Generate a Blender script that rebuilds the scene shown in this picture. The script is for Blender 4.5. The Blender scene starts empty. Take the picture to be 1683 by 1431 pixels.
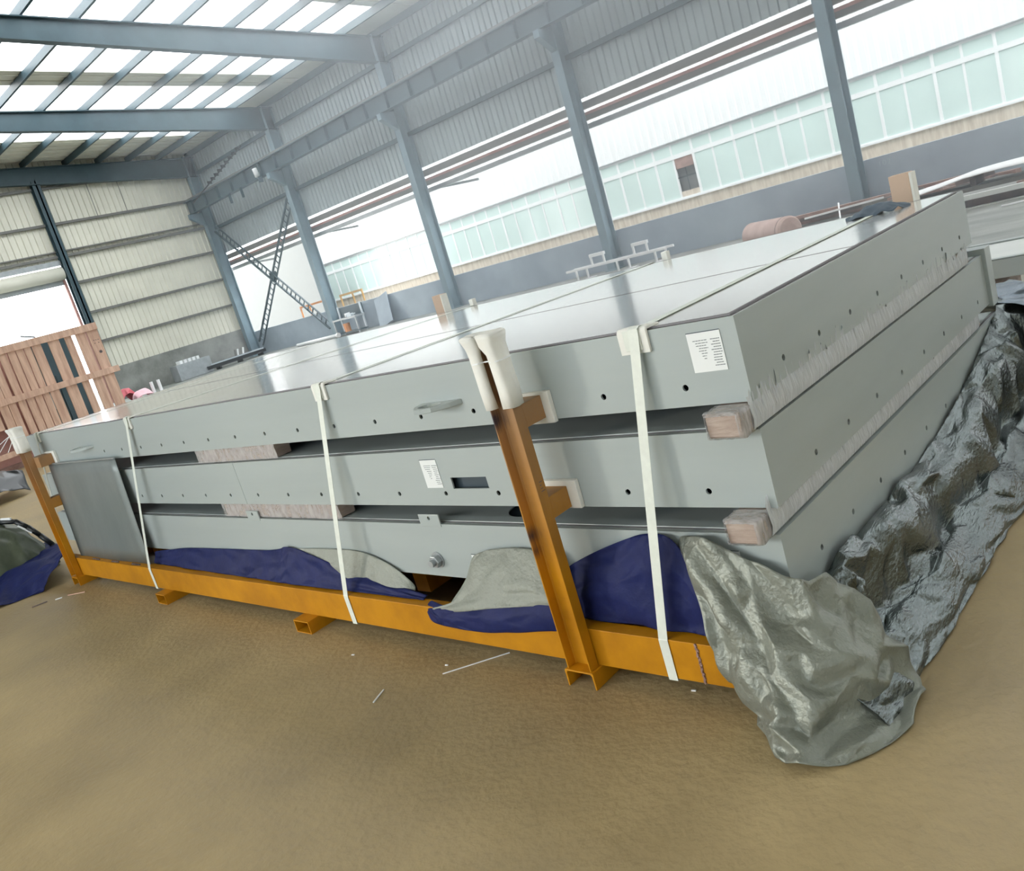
import bpy, bmesh, math, random
from mathutils import Vector, Matrix, noise
R_ = random.Random(7)
C = bpy.context.scene.collection
SC = bpy.context.scene

# ------------------------------------------------------------------ camera
cam_d = bpy.data.cameras.new('camera'); cam = bpy.data.objects.new('camera', cam_d); C.objects.link(cam)
RIGHT = Vector((0.71353739, 0.64187215, -0.2808283))
DOWN = Vector((-0.06415091, -0.33929027, -0.93849176))
FWD = Vector((-0.69767403, 0.68766435, -0.20091961))
m = Matrix.Identity(4)
for i in range(3):
    m[i][0] = RIGHT[i]; m[i][1] = -DOWN[i]; m[i][2] = -FWD[i]
m[0][3], m[1][3], m[2][3] = 1.18034606, -2.12182282, 1.6
cam.matrix_world = m
cam_d.sensor_fit = 'HORIZONTAL'; cam_d.sensor_width = 36
cam_d.lens = 1375.28 / 1683 * 36
cam_d.shift_y = -21 / 1683
cam_d.clip_start = 0.05; cam_d.clip_end = 300
SC.camera = cam

# ------------------------------------------------------------------ world and light
W = bpy.data.worlds.new('sky'); SC.world = W; W.use_nodes = True
bg = W.node_tree.nodes['Background']
bg.inputs[0].default_value = (0.93, 0.97, 1.0, 1); bg.inputs[1].default_value = 6.2
sun_d = bpy.data.lights.new('sun', 'SUN'); sun_d.energy = 0.85; sun_d.angle = math.radians(5); sun_d.color = (1.0, 0.93, 0.82)
sun = bpy.data.objects.new('sun', sun_d); C.objects.link(sun)
sun.rotation_euler = Vector((1.0, 1.0, -0.3)).to_track_quat('-Z', 'Y').to_euler()
SC.view_settings.view_transform = 'Standard'; SC.view_settings.look = 'None'
SC.view_settings.exposure = 0.0; SC.view_settings.gamma = 1.0; SC.view_settings.use_curve_mapping = False

# ------------------------------------------------------------------ materials
def srgb(r, g, b):
    f = lambda c: (c / 255 / 12.92) if c / 255 <= 0.04045 else ((c / 255 + 0.055) / 1.055) ** 2.4
    return (f(r), f(g), f(b), 1)
MATS = {}
def mat(name, col, rough=0.6, metal=0.0, var=0.0, vscale=3.0, col2=None, bump=0.0, bscale=40.0, stretch=(1, 1, 1), spec=0.5, alpha=1.0, rvar=0.0, trans=0.0, coat=0.0):
    if name in MATS: return MATS[name]
    M = bpy.data.materials.new(name); M.use_nodes = True
    N = M.node_tree.nodes; L = M.node_tree.links
    b = N['Principled BSDF']
    b.inputs['Roughness'].default_value = rough; b.inputs['Metallic'].default_value = metal
    b.inputs['Specular IOR Level'].default_value = spec
    b.inputs['Alpha'].default_value = alpha; b.inputs['Transmission Weight'].default_value = trans
    b.inputs['Coat Weight'].default_value = coat
    b.inputs['Base Color'].default_value = col
    geo = N.new('ShaderNodeNewGeometry'); mp = N.new('ShaderNodeMapping'); mp.inputs['Scale'].default_value = stretch
    L.new(geo.outputs['Position'], mp.inputs['Vector'])
    if var or col2:
        n = N.new('ShaderNodeTexNoise'); n.inputs['Scale'].default_value = vscale; n.inputs['Detail'].default_value = 6; n.inputs['Roughness'].default_value = 0.6
        L.new(mp.outputs[0], n.inputs['Vector'])
        r = N.new('ShaderNodeValToRGB')
        c2 = col2 if col2 else (col[0] * (1 - var), col[1] * (1 - var), col[2] * (1 - var), 1)
        c1 = col if col2 else (min(1, col[0] * (1 + var)), min(1, col[1] * (1 + var)), min(1, col[2] * (1 + var)), 1)
        r.color_ramp.elements[0].position = 0.35; r.color_ramp.elements[0].color = c2
        r.color_ramp.elements[1].position = 0.65; r.color_ramp.elements[1].color = c1
        L.new(n.outputs['Fac'], r.inputs[0]); L.new(r.outputs[0], b.inputs['Base Color'])
        if rvar:
            mr = N.new('ShaderNodeMapRange'); mr.inputs['To Min'].default_value = rough - rvar; mr.inputs['To Max'].default_value = rough + rvar
            mr.inputs['From Min'].default_value = 0.3; mr.inputs['From Max'].default_value = 0.7
            L.new(n.outputs['Fac'], mr.inputs[0]); L.new(mr.outputs[0], b.inputs['Roughness'])
    if bump:
        n2 = N.new('ShaderNodeTexNoise'); n2.inputs['Scale'].default_value = bscale; n2.inputs['Detail'].default_value = 4
        L.new(mp.outputs[0], n2.inputs['Vector'])
        bp = N.new('ShaderNodeBump'); bp.inputs['Strength'].default_value = bump; bp.inputs['Distance'].default_value = 0.02
        L.new(n2.outputs['Fac'], bp.inputs['Height']); L.new(bp.outputs[0], b.inputs['Normal'])
    MATS[name] = M
    return M

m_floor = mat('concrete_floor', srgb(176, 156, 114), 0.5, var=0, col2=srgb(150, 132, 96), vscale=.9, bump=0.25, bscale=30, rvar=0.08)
def floor_far_grey():  # greys the floor with distance: haze and window sheen put into its colour
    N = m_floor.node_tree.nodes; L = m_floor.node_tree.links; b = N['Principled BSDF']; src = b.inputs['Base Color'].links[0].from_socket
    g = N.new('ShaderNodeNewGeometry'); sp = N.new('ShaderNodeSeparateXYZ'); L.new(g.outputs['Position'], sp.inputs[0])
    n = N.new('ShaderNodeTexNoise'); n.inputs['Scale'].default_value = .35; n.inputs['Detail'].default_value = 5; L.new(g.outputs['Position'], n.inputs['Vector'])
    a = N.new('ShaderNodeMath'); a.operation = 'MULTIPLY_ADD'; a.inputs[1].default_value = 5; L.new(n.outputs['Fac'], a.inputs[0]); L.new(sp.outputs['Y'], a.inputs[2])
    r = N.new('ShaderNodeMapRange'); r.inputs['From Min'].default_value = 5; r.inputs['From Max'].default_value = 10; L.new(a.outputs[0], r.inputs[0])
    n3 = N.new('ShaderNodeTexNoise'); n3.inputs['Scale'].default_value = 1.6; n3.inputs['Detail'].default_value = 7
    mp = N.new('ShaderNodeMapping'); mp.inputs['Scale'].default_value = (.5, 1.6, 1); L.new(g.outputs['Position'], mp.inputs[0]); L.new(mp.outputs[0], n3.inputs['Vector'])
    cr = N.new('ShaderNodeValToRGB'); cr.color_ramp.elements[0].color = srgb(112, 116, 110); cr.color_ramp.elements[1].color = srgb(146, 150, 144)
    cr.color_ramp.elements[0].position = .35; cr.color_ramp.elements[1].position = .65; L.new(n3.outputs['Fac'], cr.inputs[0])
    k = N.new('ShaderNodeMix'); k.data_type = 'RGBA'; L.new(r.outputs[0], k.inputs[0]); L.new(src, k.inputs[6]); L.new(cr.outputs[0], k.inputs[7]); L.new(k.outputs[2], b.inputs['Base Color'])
floor_far_grey()
m_base = mat('rendered_wall', srgb(150, 152, 147), 0.9, col2=srgb(122, 124, 120), vscale=1.3, bump=0.3, bscale=12)
m_col = mat('hazy_blue_grey_steel', srgb(116, 138, 148), 0.5, var=0.1, vscale=2)  # lighter than the other steel: haze put into the column colour
m_base2 = mat('grey_painted_wall', srgb(168, 182, 192), 0.85, col2=srgb(146, 160, 172), vscale=0.8, bump=0.2, bscale=10)
m_clad = mat('cream_cladding', srgb(216, 214, 200), 0.5, var=0.06, vscale=0.7)
m_clad2 = mat('pale_blue_cladding', srgb(160, 172, 174), 0.5, var=0.06, vscale=0.7)
m_roof = mat('roof_sheet', srgb(222, 220, 206), 0.5, var=0.08, vscale=0.6)
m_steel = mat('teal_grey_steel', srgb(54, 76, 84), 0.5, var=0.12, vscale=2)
m_girt = mat('grey_girt_steel', srgb(112, 112, 108), 0.6, var=0.1, vscale=2)
m_galv = mat('galvanised_steel', srgb(165, 170, 172), 0.4, metal=0.6, var=0.1, vscale=4)
m_white = mat('white_paint', srgb(235, 238, 238), 0.5)
m_pane = mat('green_tinted_glass', srgb(208, 228, 223), 0.12, var=0.05, vscale=0.5)
m_stain = mat('stained_render', srgb(226, 216, 200), 0.9, col2=srgb(186, 172, 152), vscale=4, stretch=(1.6, 1.6, 0.25))
m_wood = mat('pallet_wood', srgb(220, 188, 166), 0.75, col2=srgb(190, 154, 134), vscale=3, stretch=(4, 4, 0.5), bump=0.2, bscale=20)
m_pink = mat('salmon_steel', srgb(196, 152, 144), 0.7, col2=srgb(164, 120, 112), vscale=1.5)
m_panel = mat('pale_grey_paint', srgb(161, 170, 168), 0.34, var=0.03, vscale=1.2, stretch=(0.5, 1, 6), bump=0.02, bscale=8, spec=0.5)
m_deck = mat('brushed_grey_deck', srgb(230, 230, 226), 0.13, var=0.02, vscale=3.2, stretch=(0.4, 6, 1), spec=0.9, rvar=0.025, metal=0.6)
m_seal = mat('joint_sealant', srgb(120, 118, 120), 0.7)
m_tank = mat('faded_rust_steel', srgb(198, 178, 170), 0.7, col2=srgb(176, 152, 144), vscale=3)
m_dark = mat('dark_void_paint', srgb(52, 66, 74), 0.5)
m_hole = mat('hole_shadow_steel', srgb(60, 68, 72), 0.6)
m_timber = mat('pink_timber', srgb(180, 164, 152), 0.7, col2=srgb(152, 134, 122), vscale=6, stretch=(1, 1, 4), bump=0.3, bscale=25)
m_strap = mat('white_strap', srgb(214, 219, 209), 0.5, var=0.04, vscale=30)
m_pad = mat('white_foam', srgb(226, 226, 218), 0.8, var=0.03, vscale=20, bump=0.05, bscale=40)
m_label = mat('white_label', srgb(224, 228, 226), 0.5)
m_print = mat('label_print', srgb(110, 118, 120), 0.7)
m_silver = mat('silver_tarp', srgb(108, 115, 114), 0.24, metal=0.9, var=0.06, vscale=12, bump=0.35, bscale=55, stretch=(2.2, 0.7, 1))
m_silver2 = mat('silver_tarp_matt', srgb(132, 136, 126), 0.45, metal=0.4, var=0.05, vscale=14, bump=0.3, bscale=60)
m_silver3 = mat('grey_tarp_back', srgb(140, 144, 134), 0.6, metal=0.1, var=0.05, vscale=14, bump=0.3, bscale=60)
m_blue = mat('navy_tarp', srgb(26, 34, 80), 0.6, spec=0.18, var=0.15, vscale=6, bump=0.25, bscale=18)
m_green = mat('olive_tarp', srgb(84, 92, 70), 0.5, col2=srgb(48, 58, 48), vscale=2.5, bump=0.3, bscale=10)
m_black = mat('black_rubber', srgb(30, 34, 36), 0.35)
m_rust = mat('rusty_steel', srgb(170, 140, 130), 0.8, col2=srgb(128, 100, 92), vscale=4, bump=0.2, bscale=20)
m_rustd = mat('dark_rusty_steel', srgb(120, 104, 100), 0.8, col2=srgb(84, 78, 78), vscale=6)
m_rails = mat('pale_steel', srgb(190, 200, 206), 0.4, metal=0.3)
m_orange = mat('orange_paint', srgb(226, 150, 90), 0.6)
m_ochre = mat('ochre_paint', srgb(206, 160, 90), 0.6)
m_red = mat('red_plastic', srgb(196, 96, 104), 0.5)
m_pinkbag = mat('pink_plastic', srgb(232, 188, 196), 0.5)
m_tan = mat('tan_board', srgb(202, 176, 154), 0.7, var=0.05)
m_slab = mat('pale_slab_paint', srgb(206, 210, 206), 0.4, var=0.05, vscale=2, stretch=(.4, 3, 1))
m_chalk = mat('chalk', srgb(178, 194, 198), 0.9)
m_skylight_wall = mat('neighbour_wall', srgb(142, 144, 142), 0.8, var=0.02)

def film_mat(nm_='clear_wrap_film', lo=.4, hi=.7, st=(1, 2.4, .5), col=(196, 194, 194)):
    M = bpy.data.materials.new(nm_); M.use_nodes = True
    N = M.node_tree.nodes; L = M.node_tree.links; N.clear()
    o = N.new('ShaderNodeOutputMaterial'); mx = N.new('ShaderNodeMixShader')
    t = N.new('ShaderNodeBsdfTransparent'); p = N.new('ShaderNodeBsdfPrincipled')
    p.inputs['Base Color'].default_value = srgb(*col); p.inputs['Roughness'].default_value = 0.2; p.inputs['Specular IOR Level'].default_value = 0.9
    n = N.new('ShaderNodeTexNoise'); n.inputs['Scale'].default_value = 30; g = N.new('ShaderNodeNewGeometry')
    mp = N.new('ShaderNodeMapping'); mp.inputs['Scale'].default_value = st
    L.new(g.outputs['Position'], mp.inputs[0]); L.new(mp.outputs[0], n.inputs['Vector'])
    r = N.new('ShaderNodeMapRange'); r.inputs['From Min'].default_value = 0.38; r.inputs['From Max'].default_value = 0.64
    r.inputs['To Min'].default_value = lo; r.inputs['To Max'].default_value = hi
    L.new(n.outputs['Fac'], r.inputs[0]); L.new(r.outputs[0], mx.inputs[0])
    bp = N.new('ShaderNodeBump'); bp.inputs['Strength'].default_value = 0.4; bp.inputs['Distance'].default_value = 0.006
    L.new(n.outputs['Fac'], bp.inputs['Height']); L.new(bp.outputs[0], p.inputs['Normal'])
    L.new(t.outputs[0], mx.inputs[1]); L.new(p.outputs[0], mx.inputs[2]); L.new(mx.outputs[0], o.inputs[0])
    return M
m_film = film_mat()
m_pleat = film_mat('pleated_wrap_film', .8, 1.0, (1, 9, .3), (206, 212, 216))

def yellow_mat():      # orange-yellow paint, browner towards the upper ends, scorched patches on the post
    M = mat('orange_yellow_paint', srgb(190, 130, 12), 0.5, var=0.0, spec=0.25, col2=srgb(168, 112, 8), vscale=5, bump=0.05, bscale=30)
    N = M.node_tree.nodes; L = M.node_tree.links; b = N['Principled BSDF']
    src = b.inputs['Base Color'].links[0].from_socket
    g = N.new('ShaderNodeNewGeometry'); sp = N.new('ShaderNodeSeparateXYZ'); L.new(g.outputs['Position'], sp.inputs[0])
    n = N.new('ShaderNodeTexNoise'); n.inputs['Scale'].default_value = 9; n.inputs['Detail'].default_value = 5
    ad = N.new('ShaderNodeMath'); ad.operation = 'MULTIPLY_ADD'; ad.inputs[1].default_value = 0.25
    L.new(n.outputs['Fac'], ad.inputs[0]); L.new(sp.outputs['Z'], ad.inputs[2])
    mr = N.new('ShaderNodeMapRange'); mr.inputs['From Min'].default_value = 0.55; mr.inputs['From Max'].default_value = 1.25; mr.inputs['To Max'].default_value = 0.85
    L.new(ad.outputs[0], mr.inputs[0])
    mx = N.new('ShaderNodeMix'); mx.data_type = 'RGBA'; mx.inputs[7].default_value = srgb(150, 122, 96)
    L.new(mr.outputs[0], mx.inputs[0]); L.new(src, mx.inputs[6])
    last = mx.outputs[2]
    for (px, py, pz, rr) in [(-0.885, -0.16, 1.04, 0.05), (-0.885, -0.16, 0.60, 0.045), (-0.885, -0.16, 0.54, 0.035)]:
        d = N.new('ShaderNodeVectorMath'); d.operation = 'DISTANCE'; d.inputs[1].default_value = (px, py, pz); L.new(g.outputs['Position'], d.inputs[0])
        a2 = N.new('ShaderNodeMath'); a2.operation = 'MULTIPLY_ADD'; a2.inputs[1].default_value = 0.06; L.new(n.outputs['Fac'], a2.inputs[0]); L.new(d.outputs['Value'], a2.inputs[2])
        m2 = N.new('ShaderNodeMapRange'); m2.inputs['From Min'].default_value = rr - 0.01; m2.inputs['From Max'].default_value = rr + 0.03; m2.inputs['To Min'].default_value = 0.92; m2.inputs['To Max'].default_value = 0
        L.new(a2.outputs[0], m2.inputs[0])
        k = N.new('ShaderNodeMix'); k.data_type = 'RGBA'; k.inputs[7].default_value = srgb(44, 44, 58)
        L.new(m2.outputs[0], k.inputs[0]); L.new(last, k.inputs[6]); last = k.outputs[2]
    L.new(last, b.inputs['Base Color'])
    return M
m_yel = yellow_mat()

# ------------------------------------------------------------------ mesh helpers
ORG = {}
class MB:
    def __init__(s): s.v = []; s.f = []
    def box(s, x0, x1, y0, y1, z0, z1):
        n = len(s.v)
        s.v += [(x, y, z) for z in (z0, z1) for y in (y0, y1) for x in (x0, x1)]
        s.f += [tuple(n + i for i in q) for q in ((0, 2, 3, 1), (4, 5, 7, 6), (0, 1, 5, 4), (2, 6, 7, 3), (0, 4, 6, 2), (1, 3, 7, 5))]
        return s
    def bar(s, a, b, w, h, up=(0, 0, 1)):
        a = Vector(a); b = Vector(b); d = (b - a).normalized(); u = Vector(up)
        sd = d.cross(u).normalized(); u = sd.cross(d).normalized()
        n = len(s.v)
        for p in (a, b):
            for i, j in ((-1, -1), (1, -1), (1, 1), (-1, 1)): s.v.append(tuple(p + sd * (i * w / 2) + u * (j * h / 2)))
        s.f += [tuple(n + i for i in q) for q in ((3, 2, 1, 0), (4, 5, 6, 7), (0, 1, 5, 4), (1, 2, 6, 5), (2, 3, 7, 6), (3, 0, 4, 7))]
        return s
    def tube(s, a, b, r, n=12, r2=None, cap=True):
        a = Vector(a); b = Vector(b); d = (b - a).normalized(); u = Vector((0, 0, 1)) if abs(d.z) < .9 else Vector((1, 0, 0))
        x = d.cross(u).normalized(); y = d.cross(x); k = len(s.v); r2 = r if r2 is None else r2
        for p, rr in ((a, r), (b, r2)):
            for i in range(n):
                t = 2 * math.pi * i / n; s.v.append(tuple(p + x * (rr * math.cos(t)) + y * (rr * math.sin(t))))
        for i in range(n): j = (i + 1) % n; s.f.append((k + i, k + n + i, k + n + j, k + j))
        if cap: s.f.append(tuple(k + i for i in range(n))); s.f.append(tuple(k + n + i for i in reversed(range(n))))
        return s
    def prism(s, prof, axis, a, b):      # prof: 2D loop; axis 'x': (y,z), 'y': (x,z), 'z': (x,y)
        k = len(s.v); n = len(prof)
        for t in (a, b):
            for (p, q) in prof: s.v.append({'x': (t, p, q), 'y': (p, t, q), 'z': (p, q, t)}[axis])
        for i in range(n): j = (i + 1) % n; s.f.append((k + i, k + j, k + n + j, k + n + i))
        s.f.append(tuple(k + i for i in reversed(range(n)))); s.f.append(tuple(k + n + i for i in range(n)))
        return s
    def grid(s, P):
        k = len(s.v); h = len(P); w = len(P[0])
        for r in P: s.v += [tuple(p) for p in r]
        for i in range(h - 1):
            for j in range(w - 1): s.f.append((k + i * w + j, k + i * w + j + 1, k + (i + 1) * w + j + 1, k + (i + 1) * w + j))
        return s
    def build(s, name, m, parent=None, org=None, smooth=False, bevel=0.0, solid=0.0, fix=True):
        me = bpy.data.meshes.new(name)
        xs = [v[0] for v in s.v]; ys = [v[1] for v in s.v]; zs = [v[2] for v in s.v]
        if org is None: org = ((min(xs) + max(xs)) / 2, (min(ys) + max(ys)) / 2, min(zs))
        me.from_pydata([(x - org[0], y - org[1], z - org[2]) for x, y, z in s.v], [], s.f)
        if fix:
            bm = bmesh.new(); bm.from_mesh(me); bmesh.ops.recalc_face_normals(bm, faces=bm.faces); bm.to_mesh(me); bm.free()
        me.update(); me.materials.append(m)
        if smooth:
            for p in me.polygons: p.use_smooth = True
        o = bpy.data.objects.new(name, me); C.objects.link(o); ORG[o.name] = Vector(org)
        if parent: o.parent = parent; o.location = Vector(org) - ORG[parent.name]
        else: o.location = org
        if bevel:
            b = o.modifiers.new('bevel', 'BEVEL'); b.width = bevel; b.segments = 2; b.limit_method = 'ANGLE'; b.angle_limit = math.radians(40)
        if solid:
            t = o.modifiers.new('solid', 'SOLIDIFY'); t.thickness = solid; t.offset = 0
        return o
def box(name, m, parent, *a, **k): return MB().box(*a).build(name, m, parent, **k)
def tag(o, label=None, cat=None, group=None, kind=None):
    if label: o['label'] = label
    if cat: o['category'] = cat
    if group: o['group'] = group
    if kind: o['kind'] = kind
    return o
def thing(name, loc, label, cat, group=None):
    o = bpy.data.objects.new(name, None); C.objects.link(o); o.location = loc; ORG[o.name] = Vector(loc); o.empty_display_size = 0.1
    return tag(o, label, cat, group)
def cut(o, cutter):      # subtract cutter mesh (MB in world coordinates) from o
    me = bpy.data.meshes.new('c'); org = ORG[o.name]
    me.from_pydata([(x - org.x, y - org.y, z - org.z) for x, y, z in cutter.v], [], cutter.f)
    bm = bmesh.new(); bm.from_mesh(me); bmesh.ops.recalc_face_normals(bm, faces=bm.faces); bm.to_mesh(me); bm.free()
    c = bpy.data.objects.new('c', me); C.objects.link(c); c.parent = o.parent; c.location = o.location
    md = o.modifiers.new('b', 'BOOLEAN'); md.operation = 'DIFFERENCE'; md.object = c; md.solver = 'EXACT'
    dg = bpy.context.evaluated_depsgraph_get(); dg.update()
    nm = bpy.data.meshes.new_from_object(o.evaluated_get(dg)); o.modifiers.clear()
    old = o.data; o.data = nm; nm.name = old.name
    bpy.data.meshes.remove(old); bpy.data.objects.remove(c); bpy.data.meshes.remove(me)
def ribs(a0, a1, pitch, depth, width):      # trapezoid sheet profile along a; returns list of (a, offset)
    out = []; a = a0
    while a < a1 - 1e-6:
        e = min(a + pitch, a1)
        out += [(a, 0), (min(a + width, e), depth), (min(a + width * 2.2, e), depth), (min(a + width * 3.2, e), 0)]
        a += pitch
    out.append((a1, 0))
    r = []
    for p in out:
        if not r or p[0] > r[-1][0] + 1e-6: r.append(p)
    return r

# ------------------------------------------------------------------ structure
GX = -35.6; WY = 19.0
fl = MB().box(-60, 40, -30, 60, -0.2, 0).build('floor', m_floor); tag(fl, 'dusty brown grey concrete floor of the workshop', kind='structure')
def zr(y): return 9.72 + 0.065 * (WY - y) if y > 5 else 9.72 + 0.065 * 14 - 0.065 * (5 - y)
# left gable wall
wl = box('wall_left', m_base, None, GX - 0.25, GX - 0.05, 11.9, WY + 0.1, 0, 1.4); tag(wl, 'left gable wall, rendered base under cream ribbed cladding', kind='structure')
box('wall_base', m_base, wl, GX - 0.25, GX - 0.05, -8, 5.5, 0, 1.4)
def sheet_x(y0, y1, z0, z1, par, m, x=GX - 0.1):
    pr = ribs(y0, y1, 0.24, 0.05, 0.022)
    P = [[(x + d, y, z) for (y, d) in pr] for z in (z0, z1)]
    return MB().grid(P).build('cladding_sheet', m, par)
y = 12.0
while y < WY - 0.1:
    sheet_x(y, min(y + 0.96, WY), 1.4, zr(y) + .05, wl, m_clad); y += 0.96
y = 5.5
while y < 12.0: sheet_x(y, min(y + 0.96, 12.0), 6.1, zr(y) + .05, wl, m_clad); y += 0.96
y = -8.0
while y < 5.5: sheet_x(y, min(y + 0.96, 5.5), 1.4, zr(y) + .05, wl, m_clad); y += 0.96
for z in (2.6, 3.85, 5.15, 6.3, 6.5, 7.6, 9.05):
    h = 0.05 if z in (6.5,) else 0.10
    box('girt', m_girt, wl, GX - 0.06, GX + 0.06, 12.2, WY - 0.35, z - h / 2, z + h / 2)
    if z > 6: box('girt', m_girt, wl, GX - 0.06, GX + 0.06, -8, 11.8, z - h / 2, z + h / 2)
for yy in (14.0, 15.3): box('sag_rod', m_girt, wl, GX - 0.0, GX + 0.02, yy, yy + 0.02, 7.6, 9.05)
# roller door header over the open doorway
dr = thing('door_1', (GX, 8.6, 5.2), None, None); dr['kind'] = 'structure'; dr['label'] = 'roller door rolled up above the bright doorway in the left wall'
MB().tube((GX + .15, 5.3, 5.62), (GX + .15, 11.7, 5.62), 0.27, 20).build('shutter_roll', m_clad, dr, smooth=True)
box('header_rail', m_galv, dr, GX - .05, GX + .1, 5.3, 11.8, 5.95, 6.15)
box('shutter_curtain', m_galv, dr, GX - .04, GX + .0, 5.5, 11.7, 5.17, 5.5)
for yy in (5.5, 11.65): box('guide_rail', m_pink, dr, GX - .05, GX + .05, yy, yy + .1, 0, 5.4)
# gable post
gp = thing('gable_post', (GX + .1, 12, 0), 'dark steel gable post at the right edge of the bright doorway', 'steel post')
MB().box(GX + .0, GX + .3, 11.93, 11.99, 0, 9.34).build('web', m_steel, gp)
MB().box(GX + .27, GX + .3, 11.8, 12.1, 0, 9.34).build('flange', m_steel, gp)
MB().box(GX - .02, GX + .01, 11.8, 12.1, 0, 9.34).build('flange', m_steel, gp)

# back long wall
XR = 14.0
wb = box('wall_back', m_base2, None, GX - 0.1, XR, WY, WY + 0.22, 0, 1.1); tag(wb, 'long back wall, low grey base with open bays and pale cladding above', kind='structure')
x = GX - 0.1
while x < XR:
    e = min(x + 0.96, XR); pr = ribs(x, e, 0.24, 0.05, 0.022)
    MB().grid([[(a, WY + 0.05 - d, z) for (a, d) in pr] for z in (4.97, 9.74)]).build('cladding_sheet', m_clad2, wb); x += 0.96
for z in (6.15, 7.5, 8.7): box('girt', m_steel, wb, GX, XR, WY - .12, WY + .0, z - .07, z + .07)
for (z0, z1, mm, yy) in ((4.66, 4.86, m_girt, 0.0), (4.5, 4.58, m_pink, .1), (4.36, 4.5, m_girt, .12), (4.12, 4.26, m_galv, 0.16)):
    box('lintel_rail', mm, wb, GX, XR, WY + yy - .05, WY + yy + .1, z0, z1)
for (xa, za) in ((-26.4, 4.1), (-33.0, 4.1), (-19.3, 4.1)):
    MB().bar((xa - 1.6, WY + .3, 4.2), (xa, WY + .9, 4.02), .08, .08).build('awning_strut', m_galv, wb)
# chalk number on the low wall
cu = bpy.data.curves.new('chalk_number', 'FONT'); cu.body = '102'; cu.size = 0.17; cu.extrude = 0.002; cu.space_character = 1.25
co = bpy.data.objects.new('chalk_number', cu); C.objects.link(co); cu.materials.append(m_chalk)
dg = bpy.context.evaluated_depsgraph_get(); nm = bpy.data.meshes.new_from_object(co.evaluated_get(dg)); bpy.data.objects.remove(co)
co = bpy.data.objects.new('chalk_number', nm); C.objects.link(co); co.parent = wb; co.rotation_euler = (math.pi / 2, 0, 0)
co.location = Vector((-6.02, WY - .005, 0.88)) - ORG['wall_back']; ORG[co.name] = Vector((-6.02, WY, .88))
# right and near walls, added out of view, openings sized for the light
wr = box('added_wall_right', m_clad, None, XR, XR + .2, -8, WY, 0, 1.1); box('cladding_sheet', m_clad, wr, XR, XR + .1, -8, WY, 4.6, 9.7); box('cladding_sheet', m_clad, wr, XR, XR + .1, -3, WY, 1.1, 4.6); tag(wr, 'plain cream end wall added out of view on the right to limit light', kind='structure')
wf = box('added_wall_front', m_base2, None, GX, XR, -8.2, -8.0, 0, 1.1); tag(wf, 'unseen near side wall, cladding and open band set for the light', kind='structure')
for (xa, xb, z0) in ((-11.8, .6, 4.0), (.6, XR, 1.1), (GX, -11.8, 1.1)): box('cladding_sheet', m_clad2, wf, xa, xb, -8.1, -8.0, z0, 8.75)  # cladding of the added near wall, open band set for the light
# roof: slopes up from the back eave to a ridge, then down
SKY = []      # roof openings added to brighten the hall, width chosen for the light
x = GX + 2.9
while x < XR: SKY.append((x, x + (2.4 if x < -9 else 1.8))); x += 7.25 / 2
edges = [GX - .2]
for p in SKY: edges += [p[0], min(p[1], XR)]
edges.append(XR + .2)
b = MB()
for k in range(0, len(edges) - 1, 2): b.grid([[(edges[k], yy, zr(yy)), (edges[k + 1], yy, zr(yy))] for yy in (WY + .3, 5, -8)])
for p in SKY:
    for (ya, yb) in ((WY + .3, 17.6), (5.6, 5), (5, -8)): b.grid([[(p[0], yy, zr(yy)), (min(p[1], XR), yy, zr(yy))] for yy in (ya, yb)])
ce = b.build('ceiling', m_roof, solid=0.04)
tag(ce, 'pale sheet roof underside carried by dark steel purlins', kind='structure')
x = GX
while x < XR - .1:
    e = x + 0.96
    b = MB(); a0 = zr(WY + .2); a1 = zr(5.0)
    for k in range(2):
        xx = x + 0.24 + k * 0.48
        if any(p[0] - .03 < xx < p[1] + .03 for p in SKY): continue
        b.bar((xx, WY + .2, a0 - .03), (xx, 5, a1 - .03), .05, .04)
    if b.v: b.build('sheet_rib', m_roof, ce)
    x += 0.96
for yy in [18.9, 17.5, 16.1, 14.8, 13.45, 11.8, 10.4, 9.0, 7.6, 6.2, 4.8, 3.2, 1.6, 0, -2, -4, -6, -7.9]:
    box('purlin', m_steel, ce, GX - .1, XR, yy - .04, yy + .04, zr(yy) - .26, zr(yy) - .04)
cols = [-35.35, -28.32, -21.0, -13.8, -6.45, 0.85, 8.1]
for i, xc in enumerate(cols):      # rafters
    b = MB()
    for ya, yb in ((WY, 5), (5, -8)):
        za, zb = zr(ya) - .3, zr(yb) - .3
        hw = .12
        da = .85 if ya == WY else .5; db = .5
        for dx0, dx1, t0, t1 in ((-hw, hw, 0, .03), (-.012, .012, .03, None)):
            k = len(b.v)
            for (yy, zz, dd) in ((ya, za, da), (yb, zb, db)):
                lo = dd if t1 is None else t1
                b.v += [(xc + dx0, yy, zz - t0), (xc + dx1, yy, zz - t0), (xc + dx1, yy, zz - lo), (xc + dx0, yy, zz - lo)]
            b.f += [tuple(k + q for q in f) for f in ((0, 1, 5, 4), (1, 2, 6, 5), (2, 3, 7, 6), (3, 0, 4, 7), (0, 3, 2, 1), (4, 5, 6, 7))]
        k = len(b.v)
        for (yy, zz, dd) in ((ya, za, da), (yb, zb, db)):
            b.v += [(xc - hw, yy, zz - dd), (xc + hw, yy, zz - dd), (xc + hw, yy, zz - dd - .03), (xc - hw, yy, zz - dd - .03)]
        b.f += [tuple(k + q for q in f) for f in ((0, 1, 5, 4), (1, 2, 6, 5), (2, 3, 7, 6), (3, 0, 4, 7), (0, 3, 2, 1), (4, 5, 6, 7))]
    b.build('rafter', m_steel, ce)
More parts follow.
